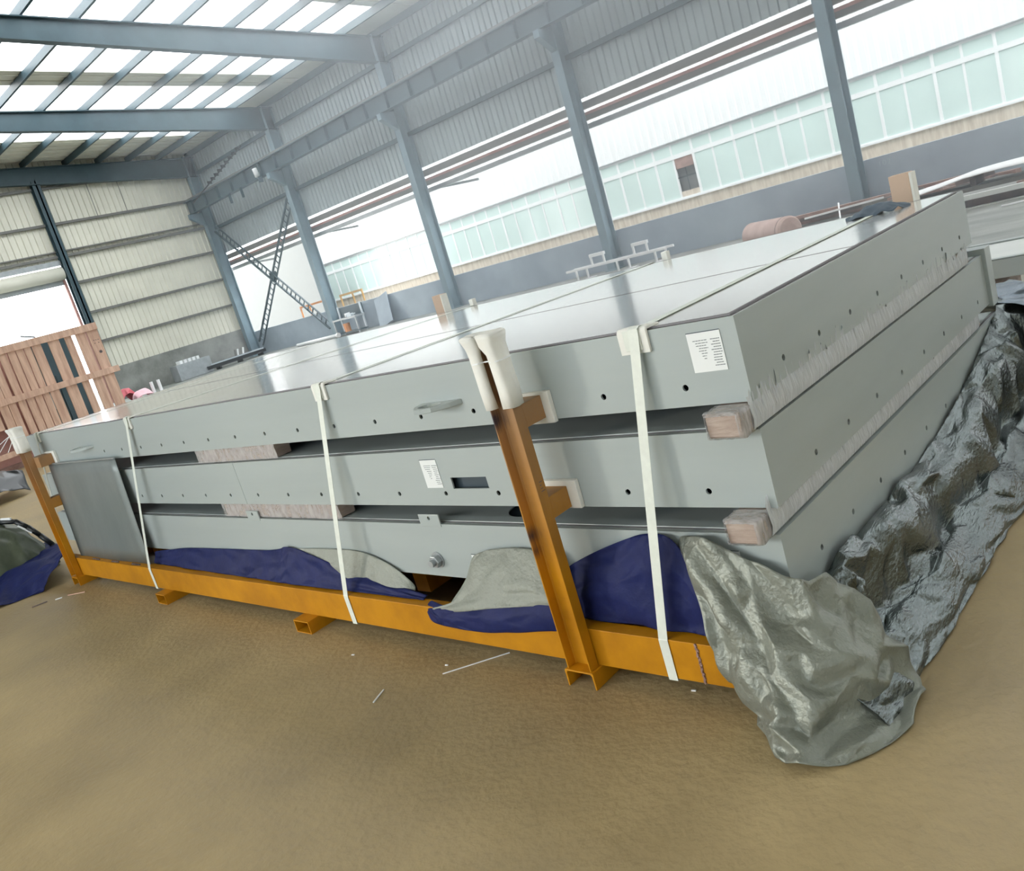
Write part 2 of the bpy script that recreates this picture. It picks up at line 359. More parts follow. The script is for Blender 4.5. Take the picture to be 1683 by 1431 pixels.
# columns
ords = ['corner steel column where the left gable meets the windows', 'second steel column from the corner, right of the lattice cross brace',
        'third steel column from the corner, between two wide bright bays', 'fourth steel column from the corner, behind the white bench frame',
        'fifth steel column from the corner, left of the chalk number', 'sixth steel column, outside the photo on the right', 'seventh steel column, far outside the photo on the right']
for i, xc in enumerate(cols):
    t = thing('steel_column', (xc, WY - .3, 0), ords[i], 'column', 'steel columns along the back wall')
    y0, y1 = WY - .52, WY - .06
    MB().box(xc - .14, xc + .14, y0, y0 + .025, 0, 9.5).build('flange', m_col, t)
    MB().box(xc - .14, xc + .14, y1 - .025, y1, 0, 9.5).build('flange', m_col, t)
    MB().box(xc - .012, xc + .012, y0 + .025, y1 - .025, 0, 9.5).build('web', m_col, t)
    MB().box(xc - .2, xc + .2, y0 - .06, y1, 0, .03).build('base_plate', m_col, t)
    MB().prism([(y0, 6.35), (y0, 6.95), (y0 - .62, 6.95), (y0 - .62, 6.75)], 'x', xc - .1, xc + .1).build('corbel', m_col, t)
# crane beam on the corbels
cb = thing('crane_beam', (-10, 18.1, 6.96), 'dark steel crane runway beam carried along the back wall', 'crane beam')
MB().box(GX, XR, 17.95, 18.25, 6.96, 6.99).build('flange', m_steel, cb); MB().box(GX, XR, 17.95, 18.25, 7.52, 7.55).build('flange', m_steel, cb)
MB().box(GX, XR, 18.09, 18.11, 6.99, 7.52).build('web', m_steel, cb); MB().box(GX, XR, 18.06, 18.14, 7.55, 7.65).build('rail', m_girt, cb)
xx = GX + .6
while xx < XR: MB().box(xx, xx + .02, 17.97, 18.09, 6.99, 7.52).build('stiffener', m_steel, cb); xx += 1.2
cl = thing('cable_trolleys', (-31, 17.8, 6.5), 'looped cable hangers strung under the crane beam near the corner', 'cable')
MB().tube((-34.5, 17.8, 7.3), (-29.4, 17.8, 8.35), .03, 6).build('festoon_wire', m_black, cl)
for k in range(9):
    px = -32.6 + k * .36; MB().box(px, px + .03, 17.7, 17.9, 7.66 + k * .075, 7.78 + k * .075).build('cable_clip', m_black, cl)
for px in (-31.6, -30.6): MB().box(px, px + .05, 17.85, 17.95, 6.55, 6.97).build('hanger', m_steel, cl)
fx = thing('flood_lamp', (-28.9, 17.8, 7.2), 'small white lamp fixed under the crane beam by second column', 'lamp')
MB().tube((-28.95, 17.8, 7.0), (-28.85, 17.7, 7.3), .1, 12).build('lamp_shade', m_white, fx, smooth=True); box('bracket', m_steel, fx, -28.9, -28.86, 17.75, 17.95, 6.75, 7.0)
# lattice cross brace
def lattice(a, b, label):
    t = thing('cross_brace', a, label, 'brace', 'lattice braces of the corner bay')
    a = Vector(a); b = Vector(b); d = (b - a).normalized(); n = Vector((0, 1, 0)).cross(d).normalized(); L = (b - a).length
    for s in (-1, 1): MB().bar(a + n * s * .15, b + n * s * .15, .07 if s < 0 else .04, .07, up=(0, 1, 0)).build('chord', m_steel, t)
    k = .3
    while k < L - .1:
        c = a + d * k; MB().bar(c - n * .15, c + n * .15, .03, .04, up=(0, 1, 0)).build('batten', m_steel, t); k += .3
lattice((-34.7, 18.78, .5), (-28.75, 18.78, 5.9), 'lattice brace rising from the corner column foot to the right')
lattice((-28.75, 18.7, .5), (-35.0, 18.7, 6.1), 'lattice brace rising from the second column foot to the left')
gs = box('gusset_plate', m_steel, None, -32.0, -31.45, 18.72, 18.76, 3.0, 3.4); tag(gs, 'small steel plate where the two lattice braces cross', 'steel plate')

hz = MB().box(-15, XR - .1, 5.2, WY - .03, .02, 9.4).build('haze', film_mat())  # scattering volume added to give the glare around the bright bays
HM = bpy.data.materials.new('glare_haze'); HM.use_nodes = True; HM.node_tree.nodes.clear()
_o = HM.node_tree.nodes.new('ShaderNodeOutputMaterial'); _v = HM.node_tree.nodes.new('ShaderNodeVolumeScatter')
_v.inputs['Color'].default_value = (0.86, 0.95, 1.0, 1); _v.inputs['Density'].default_value = 0.036; _v.inputs['Anisotropy'].default_value = 0.6
HM.node_tree.links.new(_v.outputs[0], _o.inputs['Volume']); hz.data.materials[0] = HM
tag(hz, 'thin bluish white haze volume added for the glare of the openings', 'haze', kind='stuff')

# ------------------------------------------------------------------ neighbouring building outside
bd = thing('neighbour_building', (-22, 26.2, 0), 'bright white building outside with a long row of green tinted windows', 'building')
box('wall', m_stain, bd, -46, 2, 26.08, 26.5, 0, 1.36)
pr = ribs(-46, 2, 0.3, .03, .04)
MB().grid([[(a, 26.1 - d, z) for (a, d) in pr] for z in (3.4, 9.0)]).build('wall_cladding', m_white, bd)
box('wall', m_skylight_wall, bd, -46, 2, 26.35, 26.5, 1.36, 9)
box('eave_strip', m_galv, bd, -46, 2, 26.0, 26.1, 3.40, 3.45)
box('sill', m_white, bd, -46, 2, 26.02, 26.2, 1.33, 1.40)
k = 0; x0 = -17.82
xs = [x0 + 1.63 * i for i in range(-16, 9)]
proto = None
for i, xw in enumerate(xs):
    if xw < -43 or xw > -4.5: continue
    fr = MB()
    fr.box(xw - .06, xw + .03, 26.06, 26.14, 1.36, 3.4)
    fr.box(xw + .73, xw + .80, 26.07, 26.13, 1.36, 3.4)
    for z in (1.36, 2.82, 3.33): fr.box(xw + .03, xw + 1.57, 26.065, 26.135, z, z + (.15 if z == 2.82 else .07))
    f = fr.build('window_frame', m_white, bd)
    for (a0, a1, z0, z1) in ((xw + .03, xw + .73, 1.43, 2.82), (xw + .80, xw + 1.57, 1.43, 2.82), (xw + .03, xw + .73, 2.97, 3.33), (xw + .80, xw + 1.57, 2.97, 3.33)):
        if abs(xw - (x0 + 1.63)) < .01 and a0 > xw + .5 and z0 < 2:
            box('pane', m_rust, f, a0, a1, 26.09, 26.11, 2.45, 2.82); box('pane', m_stain, f, a0, a1, 26.09, 26.11, 1.43, 1.62)
            box('window_bar', m_dark, f, (a0 + a1) / 2 - .02, (a0 + a1) / 2 + .02, 26.08, 26.1, 1.62, 2.45); box('window_bar', m_dark, f, a0, a1, 26.08, 26.1, 2.1, 2.16)
            continue
        g = MB().box(a0, a1, 26.09, 26.11, z0, z1)
        g.build('pane', m_pane, f)
aw = tag(MB().box(-46, -35.8, 24, 24.3, 0, 4.75).build('yard_wall', m_skylight_wall), 'plain pale wall outside the corner bay, behind the cross brace', 'wall')
# ochre rail outside
def rail_frame(xa, xb, y, label, m, mid):
    t = thing('guard_rail', ((xa + xb) / 2, y, 0), label, 'railing', 'painted guard rails outside the open bays')
    MB().bar((xa, y, 1.56), (xb, y, 1.56), .07, .09).build('top_rail', m, t)
    for p in [xa, xb] + mid: MB().bar((p, y, 0), (p, y, 1.6), .06, .06, up=(0, 1, 0)).build('post', m, t)
rail_frame(-33.2, -30.7, 20.5, 'orange guard rail outside the corner bay behind the brace', m_orange, [-32.45])
rail_frame(-29.9, -28.3, 20.5, 'ochre guard rail outside just right of the second column', m_ochre, [-29.0])

# ------------------------------------------------------------------ panels of the stack
def holes_x(xs, z, y=0.0, r=.0105):
    c = MB()
    for x in xs: c.tube((x, y - .03, z), (x, y + .03, z), r, 14)
    return c
HX = [-0.21 - .315 * i for i in range(20)]
def panel(name, L, D, z0, z1, x0, holes_z, label, hx, hy, seam=None, front_cut=None, deck_seam=None):
    t = thing(name, (x0 - L / 2, D / 2, z0), label, 'deck module', 'grey steel deck modules stacked in the cradle')
    xa = x0 - L; T = .008
    segs = [(xa, x0)] if seam is None else [(xa, seam - .0015), (seam + .0015, x0)]
    for (a, b) in segs:
        o = MB().box(a, b, 0, T, z0, z1).build('front_plate', m_panel, t)
        h = [q for q in hx if a + .03 < q < b - .03]
        c = holes_x(h, holes_z)
        if front_cut and a < front_cut[0] < b: c.box(front_cut[0], front_cut[1], -.03, .03, front_cut[2], front_cut[3])
        cut(o, c)
    o = MB().box(x0 - T, x0, T, D - T, z0, z1).build('side_plate', m_panel, t)
    c = MB()
    for q in hy: c.tube((x0 - .03, q, holes_z), (x0 + .03, q, holes_z), .0105, 14)
    cut(o, c)
    MB().box(xa, xa + T, T, D - T, z0, z1).build('side_plate', m_panel, t)
    MB().box(xa, x0, D - T, D, z0, z1).build('rear_plate', m_panel, t)
    b = MB()
    W_ = .05
    b.box(xa + T, x0 - T, T, W_, z1 - T, z1 - .001).box(xa + T, x0 - T, D - W_, D - T, z1 - T, z1 - .001).box(x0 - W_, x0 - T, W_, D - W_, z1 - T, z1 - .001).box(xa + T, xa + W_, W_, D - W_, z1 - T, z1 - .001)
    b.build('top_rim', m_deck if deck_seam else m_panel, t)
    b = MB()
    b.box(xa + T, x0 - T, T, W_, z0 + .001, z0 + T).box(xa + T, x0 - T, D - W_, D - T, z0 + .001, z0 + T).box(x0 - W_, x0 - T, W_, D - W_, z0 + .001, z0 + T).box(xa + T, xa + W_, W_, D - W_, z0 + .001, z0 + T)
    b.build('bottom_rim', m_panel, t)
    i = .03; b = MB(); zt = z1 + (.0056 if deck_seam else .001)
    b.box(xa + .02, x0 - .02, .02, .03, z1, zt).box(xa + .02, x0 - .02, D - .03, D - .02, z1, zt).box(x0 - .03, x0 - .02, .03, D - .03, z1, zt).box(xa + .02, xa + .03, .03, D - .03, z1, zt)
    if deck_seam: b.box(xa + .03, x0 - .03, deck_seam - .005, deck_seam + .005, z1 - .002, zt)
    b.build('sealant_line', m_seal, t)
    ys = [i, D - i] if not deck_seam else [i, deck_seam, D - i]
    for k in range(len(ys) - 1):
        MB().box(xa + i, x0 - i, ys[k] + (.006 if k else 0), ys[k + 1] - (.006 if k < len(ys) - 2 else 0), z1, z1 + .005).build('deck_plate', m_deck if deck_seam else m_panel, t, bevel=.0015)
    MB().box(xa + .02, x0 - .02, .05, D - .02, z0 + .012, z0 + .018).build('base_plate', m_dark, t)
    for q in range(1, int(L / .8)): MB().box(xa + q * .8, xa + q * .8 + .01, .02, D - .02, z0 + .02, z1 - .012).build('inner_rib', m_dark, t)
    return t
P3 = panel('deck_module', 6.46, 2.72, .305, .557, -.015, .40, 'lowest of the three grey steel deck modules, wrapped in tarpaulin, with a hex bolt', [], [.24 + .28 * i for i in range(9)])
P2 = panel('deck_module', 6.46, 2.50, .645, .894, 0, .70, 'middle grey steel deck module with a dark slot and a joint in its front plate', [-0.22 - .312 * i for i in range(20)], [.03 + .285 * i for i in range(1, 9)] , seam=-3.185, front_cut=(-1.41, -1.20, .72, .77))
P1 = panel('deck_module', 6.46, 2.38, .98, 1.234, 0, 1.04, 'top grey steel deck module of the stack with a bright sheet deck', [h for h in HX if h > -5.1 and abs(h + .84) > .02], [.24 + .28 * i for i in range(8)], deck_seam=1.02)
# panel details: slot backing, tabs, eyes, bolt, labels
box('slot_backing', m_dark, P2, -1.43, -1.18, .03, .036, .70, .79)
def label(par, x0, x1, z0, z1, y=-.0015, lines=True, stripe=True):
    t = box('label', m_label, par, x0, x1, y - .0015, 0, z0, z1)
    if stripe: box('label_stripe', m_dark, t, x0, x1, y - .002, y - .0014, z1, z1 + .0025)
    if lines:
        w = x1 - x0; h = z1 - z0; b = MB(); rr = random.Random(int(-x0 * 100))
        for k in range(11):
            z = z1 - h * (.2 + .066 * k)
            a = x0 + w * .12 + rr.random() * w * .1
            if k < 8:
                e = a + w * (.42 - .02 * k)
                q = a + w * .03 * k
                while q < e: l = rr.uniform(.004, .012); b.box(q, min(q + l, e), y - .0024, y - .0014, z - .001, z + .001); q += l + .002
            q = x0 + w * (.66 + rr.random() * .1)
            while q < x1 - w * .08: l = rr.uniform(.003, .009); b.box(q, q + l, y - .0024, y - .0014, z - .0011, z + .0011); q += l + .0015
        b.build('label_print', m_print, t)
    return t
label(P1, -.163, -.052, 1.083, 1.203)
label(P2, -1.57, -1.468, .727, .852)
label(P3, -.275, -.165, .40, .497); label(P3, -1.43, -1.225, .33, .422, lines=False)
for (a, b) in ((-3.235, -3.105), (-1.70, -1.565)):
    o = MB().box(a, b, -.003, .005, .545, .603).build('lug_plate', m_panel, P3, bevel=.002); cut(o, MB().tube(((a + b) / 2, -.03, .585), ((a + b) / 2, .03, .585), .009, 12))
# hex bolt
MB().tube((-1.66, 0, .385), (-1.66, -.03, .385), .031, 6).build('bolt_nut', m_galv, P3, bevel=.003)
MB().tube((-1.66, -.03, .385), (-1.66, -.05, .385), .0165, 16).build('bolt_stud', m_galv, P3, smooth=False)
MB().tube((-1.66, .0, .385), (-1.66, -.005, .385), .038, 20).build('bolt_washer', m_galv, P3)
# lifting eyes
def eye(par, x0, x1, z):
    prf = [(x0, 0), (x0 + .01, -.05), (x0 + .045, -.09), (x0 + .10, -.105), (x0 + .15, -.09), (x1 - .03, -.04), (x1, 0)]
    o = MB().prism(prf, 'z', z, z + .02).build('lifting_eye', m_panel, par)
    c = MB(); xm = x0 + .10; n = 16
    c.prism([(xm + .058 * math.cos(2 * math.pi * i / n), -.05 + .034 * math.sin(2 * math.pi * i / n)) for i in range(n)], 'z', z - .02, z + .04); cut(o, c)
    bv = o.modifiers.new('bevel', 'BEVEL'); bv.width = .002; bv.segments = 1
eye(P1, -1.44, -1.2, 1.075); eye(P1, -5.36, -5.1, 1.075)
# round opening in the lowest deck
dk = [c for c in P3.children if c.name.startswith('deck_plate')][0]
cut(dk, MB().tube((-1.18, .19, .5), (-1.18, .19, .6), .11, 32))
MB().tube((-1.18, .19, .551), (-1.18, .19, .553), .125, 32).build('opening_dark_disc', m_dark, P3)  # dark disc stands in for the shade inside the opening
# end plate of the middle panel
MB().box(-.3, .018, 2.50, 2.60, .63, .925).build('end_plate', m_panel, P2, bevel=.003)

# ------------------------------------------------------------------ timbers and wrap
def timber_y(name, x0, x1, y0, y1, z0, z1, lab, zt):
    t = thing(name, ((x0 + x1) / 2, y0, z0), lab, 'timber', 'wrapped timber spacers between the panels')
    MB().box(x0, x1, y0, y1, z0, z1).build('beam', m_timber, t, bevel=.006)
    # film around the free end
    P = []
    xc, zc = (x0 + x1) / 2, (z0 + z1) / 2; hw, hh = (x1 - x0) / 2 + .004, (z1 - z0) / 2 + .003
    for j in range(9):
        yy = y0 - .012 + j * (.09 / 8 + .0); row = []
        for i in range(33):
            a = 2 * math.pi * i / 32; c, s = math.cos(a), math.sin(a); q = max(abs(c) / hw, abs(s) / hh)
            k = (.82 if j == 0 else 1.0) + .05 * noise.noise(Vector((i * .9 if i < 32 else 0, j * .7, x0 * 9))) * (1 if j < 6 else .3)
            row.append((xc + c / q * k, yy, min(zc + s / q * k, z1 + .003)))
        P.append(row)
    MB().grid(P).build('wrap_film', m_film, t, smooth=True)
    # pleated film along the outer side
    P = []; n = 1100; rr = random.Random(3 + int(z0 * 100))
    for (zf, ex) in ((0, .004), (.3, .01), (.62, .006), (1.0, .003)):
        row = []
        for i in range(n + 1):
            yy = y0 + .06 + (y1 - y0 - .1) * i / n
            hgt = (zt - z0) * (1 + .35 * noise.noise(Vector((yy * 7, z0 * 3, 0))) + (.45 * noise.noise(Vector((yy * 95, 2, z0)))))
            row.append((x1 + ex + .009 * noise.noise(Vector((yy * 120, zf * 1.5, z0 * 5))) * (0.05 + zf * 1.2), yy, z0 + .002 + hgt * zf))
        P.append(row)
    MB().grid(P).build('pleated_film', m_pleat, t, smooth=True)
timber_y('wrapped_timber', -.118, -.006, -.085, 2.3, .900, .975, 'film wrapped timber along the right edge under the top panel', 1.0)
timber_y('wrapped_timber', -.138, -.03, -.085, 2.4, .563, .640, 'film wrapped timber along the right edge under the middle panel', .665)
def timber_x(x0, x1, z0, z1, lab):
    t = thing('wrapped_timber', ((x0 + x1) / 2, .01, z0), lab, 'timber', 'wrapped timber spacers between the panels')
    MB().box(x0, x1, .012, .11, z0, z1).build('beam', m_timber, t, bevel=.006)
    P = [[(x0 - .02 + (x1 - x0 + .04) * i / 60, .008 - .004 * noise.noise(Vector((i * .5, j, x0))), z0 + (z1 - z0) * j / 4) for i in range(61)] for j in range(5)]
    MB().grid(P).build('wrap_film', m_film, t, smooth=True)
timber_x(-3.58, -2.72, .901, .978, 'film wrapped timber at the front under the top panel, left of centre')
timber_x(-3.50, -2.33, .564, .643, 'film wrapped timber at the front under the middle panel, left of centre')
for (zz, z2, nm_) in ((.901, .978, 'upper'), (.564, .643, 'lower')):
    for xq in (-1.6, -4.9):
        o = MB().box(xq, xq + .1, .6, 2.2, zz, z2).build('timber_block', m_timber, None)
        tag(o, 'timber block hidden in the %s gap between panels, %s' % (nm_, 'right half' if xq > -3 else 'left half'), 'timber')

# ------------------------------------------------------------------ steel cradle
cr = thing('steel_cradle', (-3.1, 1.2, 0), 'orange yellow steel cradle carrying the stack of panels', 'steel frame')
def channel(name, prof, axis, a, b, par, m=m_yel): return MB().prism(prof, axis, a, b).build(name, m, par, bevel=.002)
YB0, YB1, ZB0, ZB1 = -.12, -.06, .07, .217
fb = channel('front_beam', [(YB0, ZB0), (YB1, ZB0), (YB1, ZB1), (YB0, ZB1)], 'x', -6.33, .0, cr)
rb = channel('rear_beam', [(2.45, ZB0), (2.51, ZB0), (2.51, ZB1), (2.45, ZB1)], 'x', -6.33, .0, cr)
b = MB(); rr = random.Random(4)
for k in range(22):
    z = ZB1 - .004 - k * .0066; b.tube((-.332 + rr.uniform(-.003, .003), YB0 + .001, z), (-.332 + rr.uniform(-.003, .003), YB0 - .004, z), .005, 7)
b.build('weld_bead', m_rust, fb)
b = MB()
for k in range(3):
    for q in range(7): b.tube((-5.72 + k * .38 + q * .02, -.1, ZB1 - .003), (-5.72 + k * .38 + q * .02, -.105 + rr.uniform(-.002, .002), ZB1 + .008), .007, 6)
b.build('weld_bead', m_rustd, fb)
def foot(xc, w, y0, h=.07):
    t = .007
    a, c = xc - w / 2, xc + w / 2
    pr = [(a, 0), (a + t, 0), (a + t + .002, h - t - .006), (a + t + .008, h - t), (c - t - .008, h - t), (c - t - .002, h - t - .006), (c - t, 0), (c, 0), (c, h - .004), (c - .004, h), (a + .004, h), (a, h - .004)]
    return channel('foot_channel', pr, 'y', y0, 2.62, cr)
foot(-.833, .135, -.178); foot(-6.10, .14, -.178)
for xc in (-2.70, -4.44):      # closed square tubes
    a, c = xc - .07, xc + .07
    MB().box(a, c, -.19, 2.62, .064, .07).box(a, c, -.19, 2.62, 0, .006).box(a, a + .006, -.19, 2.62, .006, .064).box(c - .006, c, -.19, 2.62, .006, .064).build('foot_tube', m_yel, cr)
for xq in (-.5, -2.1, -3.6, -5.2): MB().box(xq, xq + .1, .15, 2.45, ZB1 - .1, .303).build('cross_member', m_yel, cr)
def post(xl, xr, ztop, par=cr, ext=0):
    t = .0055
    y0, y1 = -.17, -.123
    pr = [(xl, y0), (xl + t, y0), (xl + t + .003, y1 - t - .004), (xl + t + .01, y1 - t), (xr - t - .01, y1 - t), (xr - t - .003, y1 - t - .004), (xr - t, y0), (xr, y0), (xr, y1), (xl, y1)]
    o = MB().prism(pr, 'z', .07, ztop).build('post', m_yel, par, bevel=.0012)
    for (z0, z1, xa, xb) in ((.995, 1.078, xl + .012, xr + ext), (.655, .735, xl + .012, xr)):
        a = MB().box(xa, xb, y1, -.022, z0, z1).build('bracket_arm', m_yel, o, bevel=.002)
    return o
po = post(-.888, -.778, 1.30)
pl = post(-6.19, -6.06, 1.26, ext=.11)
b = MB()
for k, (dz, w) in enumerate(((0, .016), (-.012, .009), (-.024, .012), (-.034, .02))): b.box(-.7775, -.777, -.15, -.15 + w, .80 + dz, .803 + dz)
b.build('stamped_mark', m_rustd, po)
for xq, lab in ((-.37, 'r'), (-4.02, 'l')):
    MB().box(xq, xq + .10, 2.53, 2.60, .07, 1.375).build('rear_post', m_tan, cr, bevel=.003)
    MB().box(xq + .1, xq + .112, 2.53, 2.60, .5, 1.372).build('rear_post_edge', m_pad, cr)
# foam pads between arms and panels
for (xa, xb, z0, z1, lab) in ((-.87, -.745, .972, 1.088, 'upper right'), (-.89, -.735, .648, .755, 'lower right'), (-6.12, -5.90, .98, 1.09, 'upper left')):
    o = MB().box(xa, xb, -.021, -.001, z0, z1).build('foam_pad', m_pad, None, bevel=.002)
    tag(o, 'white foam pad behind the %s bracket arm of the cradle' % lab, 'foam pad', 'foam pads on the cradle')
# foam wraps on post tops
def foam_wrap(xl, xr, z0, z1, lab, gap):
    t = thing('foam_wrap', ((xl + xr) / 2, -.147, z0), lab, 'foam wrap', 'foam wraps on the post tops')
    g0 = xl + (xr - xl) * .30; g1 = g0 + gap
    plan = [(g0, -.160), (g0 - .012, -.178), (xl - .004, -.181), (xl - .010, -.172), (xl - .011, -.15), (xl - .008, -.118), (xl + .02, -.113), (xr - .02, -.112), (xr + .008, -.116), (xr + .014, -.15), (xr + .012, -.176), (xr + .002, -.184), (g1 + .012, -.181), (g1, -.160)]
    H = z1 - z0
    def ring(z, f, tw):
        cx, cy = (xl + xr) / 2, -.147
        out = []
        for i, (px, py) in enumerate(plan):
            w = .0035 * noise.noise(Vector((i * .8, z * 9, xl)))
            if z > z0 + .8 * H and i in (0, 1, 12, 13):
                gm = (g0 + g1) / 2; px = gm + (px - gm) * .35
            out.append((cx + (px - cx) * f + tw + w, cy + (py - cy) * (1 + (f - 1) * .8) + w, z + .004 * noise.noise(Vector((i * .5, 3, z)))))
        return out
    rows = [ring(z0, 1.0, 0), ring(z0 + .25 * H, 1.03, 0), ring(z0 + .5 * H, 1.0, -.003), ring(z0 + .72 * H, 1.0, -.006), ring(z0 + .84 * H, 1.03, -.01), ring(z0 + .93 * H, 1.16, -.012), ring(z0 + .98 * H, 1.22, -.014)]
    MB().grid(rows).build('foam_sleeve', m_pad, t, smooth=True, solid=.004)
    c = rows[-1]; top = []
    for f, dz in ((1.0, 0), (.85, .006), (.55, -.004), (.2, -.012)):
        cx = sum(p[0] for p in c) / len(c); cy = sum(p[1] for p in c) / len(c)
        top.append([(cx + (p[0] - cx) * f, cy + (p[1] - cy) * f, p[2] + dz + .004 * noise.noise(Vector((i, f * 5, 0)))) for i, p in enumerate(c + [c[0]])])
    MB().grid(top).build('foam_fold', m_pad, t, smooth=True, solid=.004)
    b = MB(); zz = z0 + .62 * H
    ring_ = [(p[0] * 1.0, p[1], zz + .004) for p in plan]
    for i in range(len(ring_)):
        a = ring_[i]; e = ring_[(i + 1) % len(ring_)]; b.bar((a[0], a[1] - .001, a[2]), (e[0], e[1] - .001, e[2]), .003, .004)
    b.build('tape_line', m_white, t)
    return t
foam_wrap(-.888, -.778, 1.082, 1.345, 'white foam wrapped over the top of the right cradle post', .036)
foam_wrap(-6.19, -6.06, 1.14, 1.34, 'white foam wrapped over the top of the left cradle post', .03)
tw = thing('string_ties', (-6.2, -.2, 1.25), 'thin white strings hanging off the left foam wrap', 'string')
for (e) in ((-6.55, -.22, 1.215), (-6.5, -.24, 1.15)): MB().tube((-6.2, -.18, 1.29), e, .003, 5).build('string', m_white, tw)
MB().tube((-6.2, -.18, 1.24), (-6.25, -.22, 1.17), .003, 5).build('string', m_white, tw)

# galvanised sheet leaning by left post
t = thing('galvanised_sheet', (-5.4, -.08, .217), 'dull galvanised steel sheet standing between left post and the stack', 'steel sheet')
P = [[(-6.06 + (1.36 + .0 * j) * i / 10 - .01 * (1 - j / 8), -.075 + .035 * j / 8 + .004 * math.sin(i * .9), .217 + .775 * j / 8) for i in range(11)] for j in range(9)]
MB().grid(P).build('sheet', mat('dull_zinc', srgb(134, 140, 138), .42, metal=.35, col2=srgb(118, 126, 124), vscale=1.6, stretch=(2, 1, 1)), t, smooth=True, solid=.004)
MB().box(-6.04, -4.70, -.048, -.036, .99, 1.0).build('folded_edge', m_galv, t)

# ------------------------------------------------------------------ straps with edge guards
def strap(xt, xb, yback, lab, labg, D=2.38, gw=.11, zbot=.07):
    t = thing('strap', (xb, -.125, zbot), 'flat white packing strap, ' + lab, 'strap', 'white packing straps around the stack')
    w = .036; h = w / 2
    path = [(xb - .0, -.06, .062), (xb, -.1235, .064), (xb, -.1235, .215), (xb, -.1215, .2195), (xt, -.0185, 1.22), (xt, -.016, 1.247), (xt, .0, 1.2535), (xt + .0, .05, 1.2425), (yback, D - .02, 1.2425), (yback, D + .012, 1.238), (yback, D + .02, .3)]
    P = [[(x - h, y, z), (x + h, y, z)] for (x, y, z) in path]
    MB().grid(P).build('strap_band', m_strap, t, solid=.0014)
    g = thing('edge_guard', (xt, 0, 1.2), 'white plastic edge guard under the strap, ' + labg, 'edge guard', 'white edge guards at the top panel edge')
    xo = xt - .012
    MB().prism([(0, 1.172), (-.011, 1.168), (-.011, 1.238), (-.006, 1.2475), (.0, 1.2505), (.07, 1.2445), (.07, 1.2395), (-.0, 1.239)], 'x', xo - gw / 2, xo + gw / 2).build('guard_body', m_pad, g, bevel=.002)
    MB().box(xo - gw * .28, xo + gw * .28, -.016, -.011, 1.18, 1.245).build('guard_channel', m_strap, g, bevel=.002)
strap(-.335, -.456, -.33, 'nearest the right front corner', 'nearest the right front corner')
strap(-2.10, -2.300, -1.78, 'just left of the hex bolt', 'left of the lifting eye', gw=.10)
strap(-4.33, -4.628, -3.42, 'beside the galvanised sheet', 'above the galvanised sheet', gw=.09)
strap(-6.16, -6.25, -5.5, 'behind the left cradle post', 'beside the left cradle post', gw=.09)
for (xg, lb) in ((-1.68, 'nearer the middle'), (-3.43, 'farther left')):
    o = MB().box(xg - .02, xg + .02, 2.37, 2.41, 1.2, 1.29).build('edge_guard', m_pad, None, bevel=.003); tag(o, 'small white guard standing up at the far edge of the deck, ' + lb, 'edge guard')

# dark cloth lying on deck at the far corner
def sheet(rows, n, mm, name, par, m, amp, seed, cell=2, solid=.0025, sub=2, crease=.5, ampf=None):
    """rows of control points -> jittered coarse grid, random crumple, creased subdivision"""
    H = len(rows); Wd = max(len(r) for r in rows)
    def cat(p0, p1, p2, p3, t): return 0.5 * ((2 * p1) + (p2 - p0) * t + (2 * p0 - 5 * p1 + 4 * p2 - p3) * t * t + (3 * p1 - p0 - 3 * p2 + p3) * t ** 3)
    def samp(L, u):
        k = len(L) - 1; f = u * k; i = min(int(f), k - 1); t = f - i; g = lambda j: L[max(0, min(k, j))]
        return cat(g(i - 1), g(i), g(i + 1), g(i + 2), t)
    R = [[Vector(p) for p in r] for r in rows]; rr = random.Random(seed)
    base = lambda u, v: samp([samp(r, u) for r in R], v)
    bm = bmesh.new(); V = []
    for j in range(mm + 1):
        row = []
        for i in range(n + 1):
            e = (0 < i < n) and (0 < j < mm)
            u = (i + (rr.uniform(-.38, .38) if e else 0)) / n; v = (j + (rr.uniform(-.38, .38) if e else 0)) / mm
            p = base(u, v); du = base(min(1, u + .01), v) - base(max(0, u - .01), v); dv = base(u, min(1, v + .01)) - base(u, max(0, v - .01))
            nn = du.cross(dv)
            nn = nn.normalized() if nn.length > 1e-9 else Vector((0, 0, 1))
            am = amp * (ampf(u, v) if ampf else 1)
            q = p + nn * rr.uniform(-am, am) + nn * am * 1.6 * noise.noise(p * 5 + Vector((seed, 0, 0)))
            q.z = max(q.z, .006)
            row.append(bm.verts.new(q))
        V.append(row)
    for j in range(mm):
        for i in range(n):
            a, b_, c, d = V[j][i], V[j][i + 1], V[j + 1][i + 1], V[j + 1][i]
            if rr.random() < .5: bm.faces.new((a, b_, c)); bm.faces.new((a, c, d))
            else: bm.faces.new((a, b_, d)); bm.faces.new((b_, c, d))
    cl = bm.edges.layers.float.new('crease_edge')
    for e in bm.edges: e[cl] = min(1, rr.choice((0, 0, .25, .6, .9)) * crease * 2) if crease else 0
    me = bpy.data.meshes.new(name); cc = sum((v.co for v in bm.verts), Vector()) / len(bm.verts)
    org = Vector((cc.x, cc.y, min(v.co.z for v in bm.verts)))
    for v in bm.verts: v.co -= org
    bm.to_mesh(me); bm.free(); me.materials.append(m)
    for p in me.polygons: p.use_smooth = True
    o = bpy.data.objects.new(name, me); C.objects.link(o); ORG[o.name] = org
    if par: o.parent = par; o.location = org - ORG[par.name]
    else: o.location = org
    s = o.modifiers.new('sub', 'SUBSURF'); s.levels = sub; s.render_levels = sub
    if solid: q = o.modifiers.new('solid', 'SOLIDIFY'); q.thickness = solid; q.offset = 0
    return o
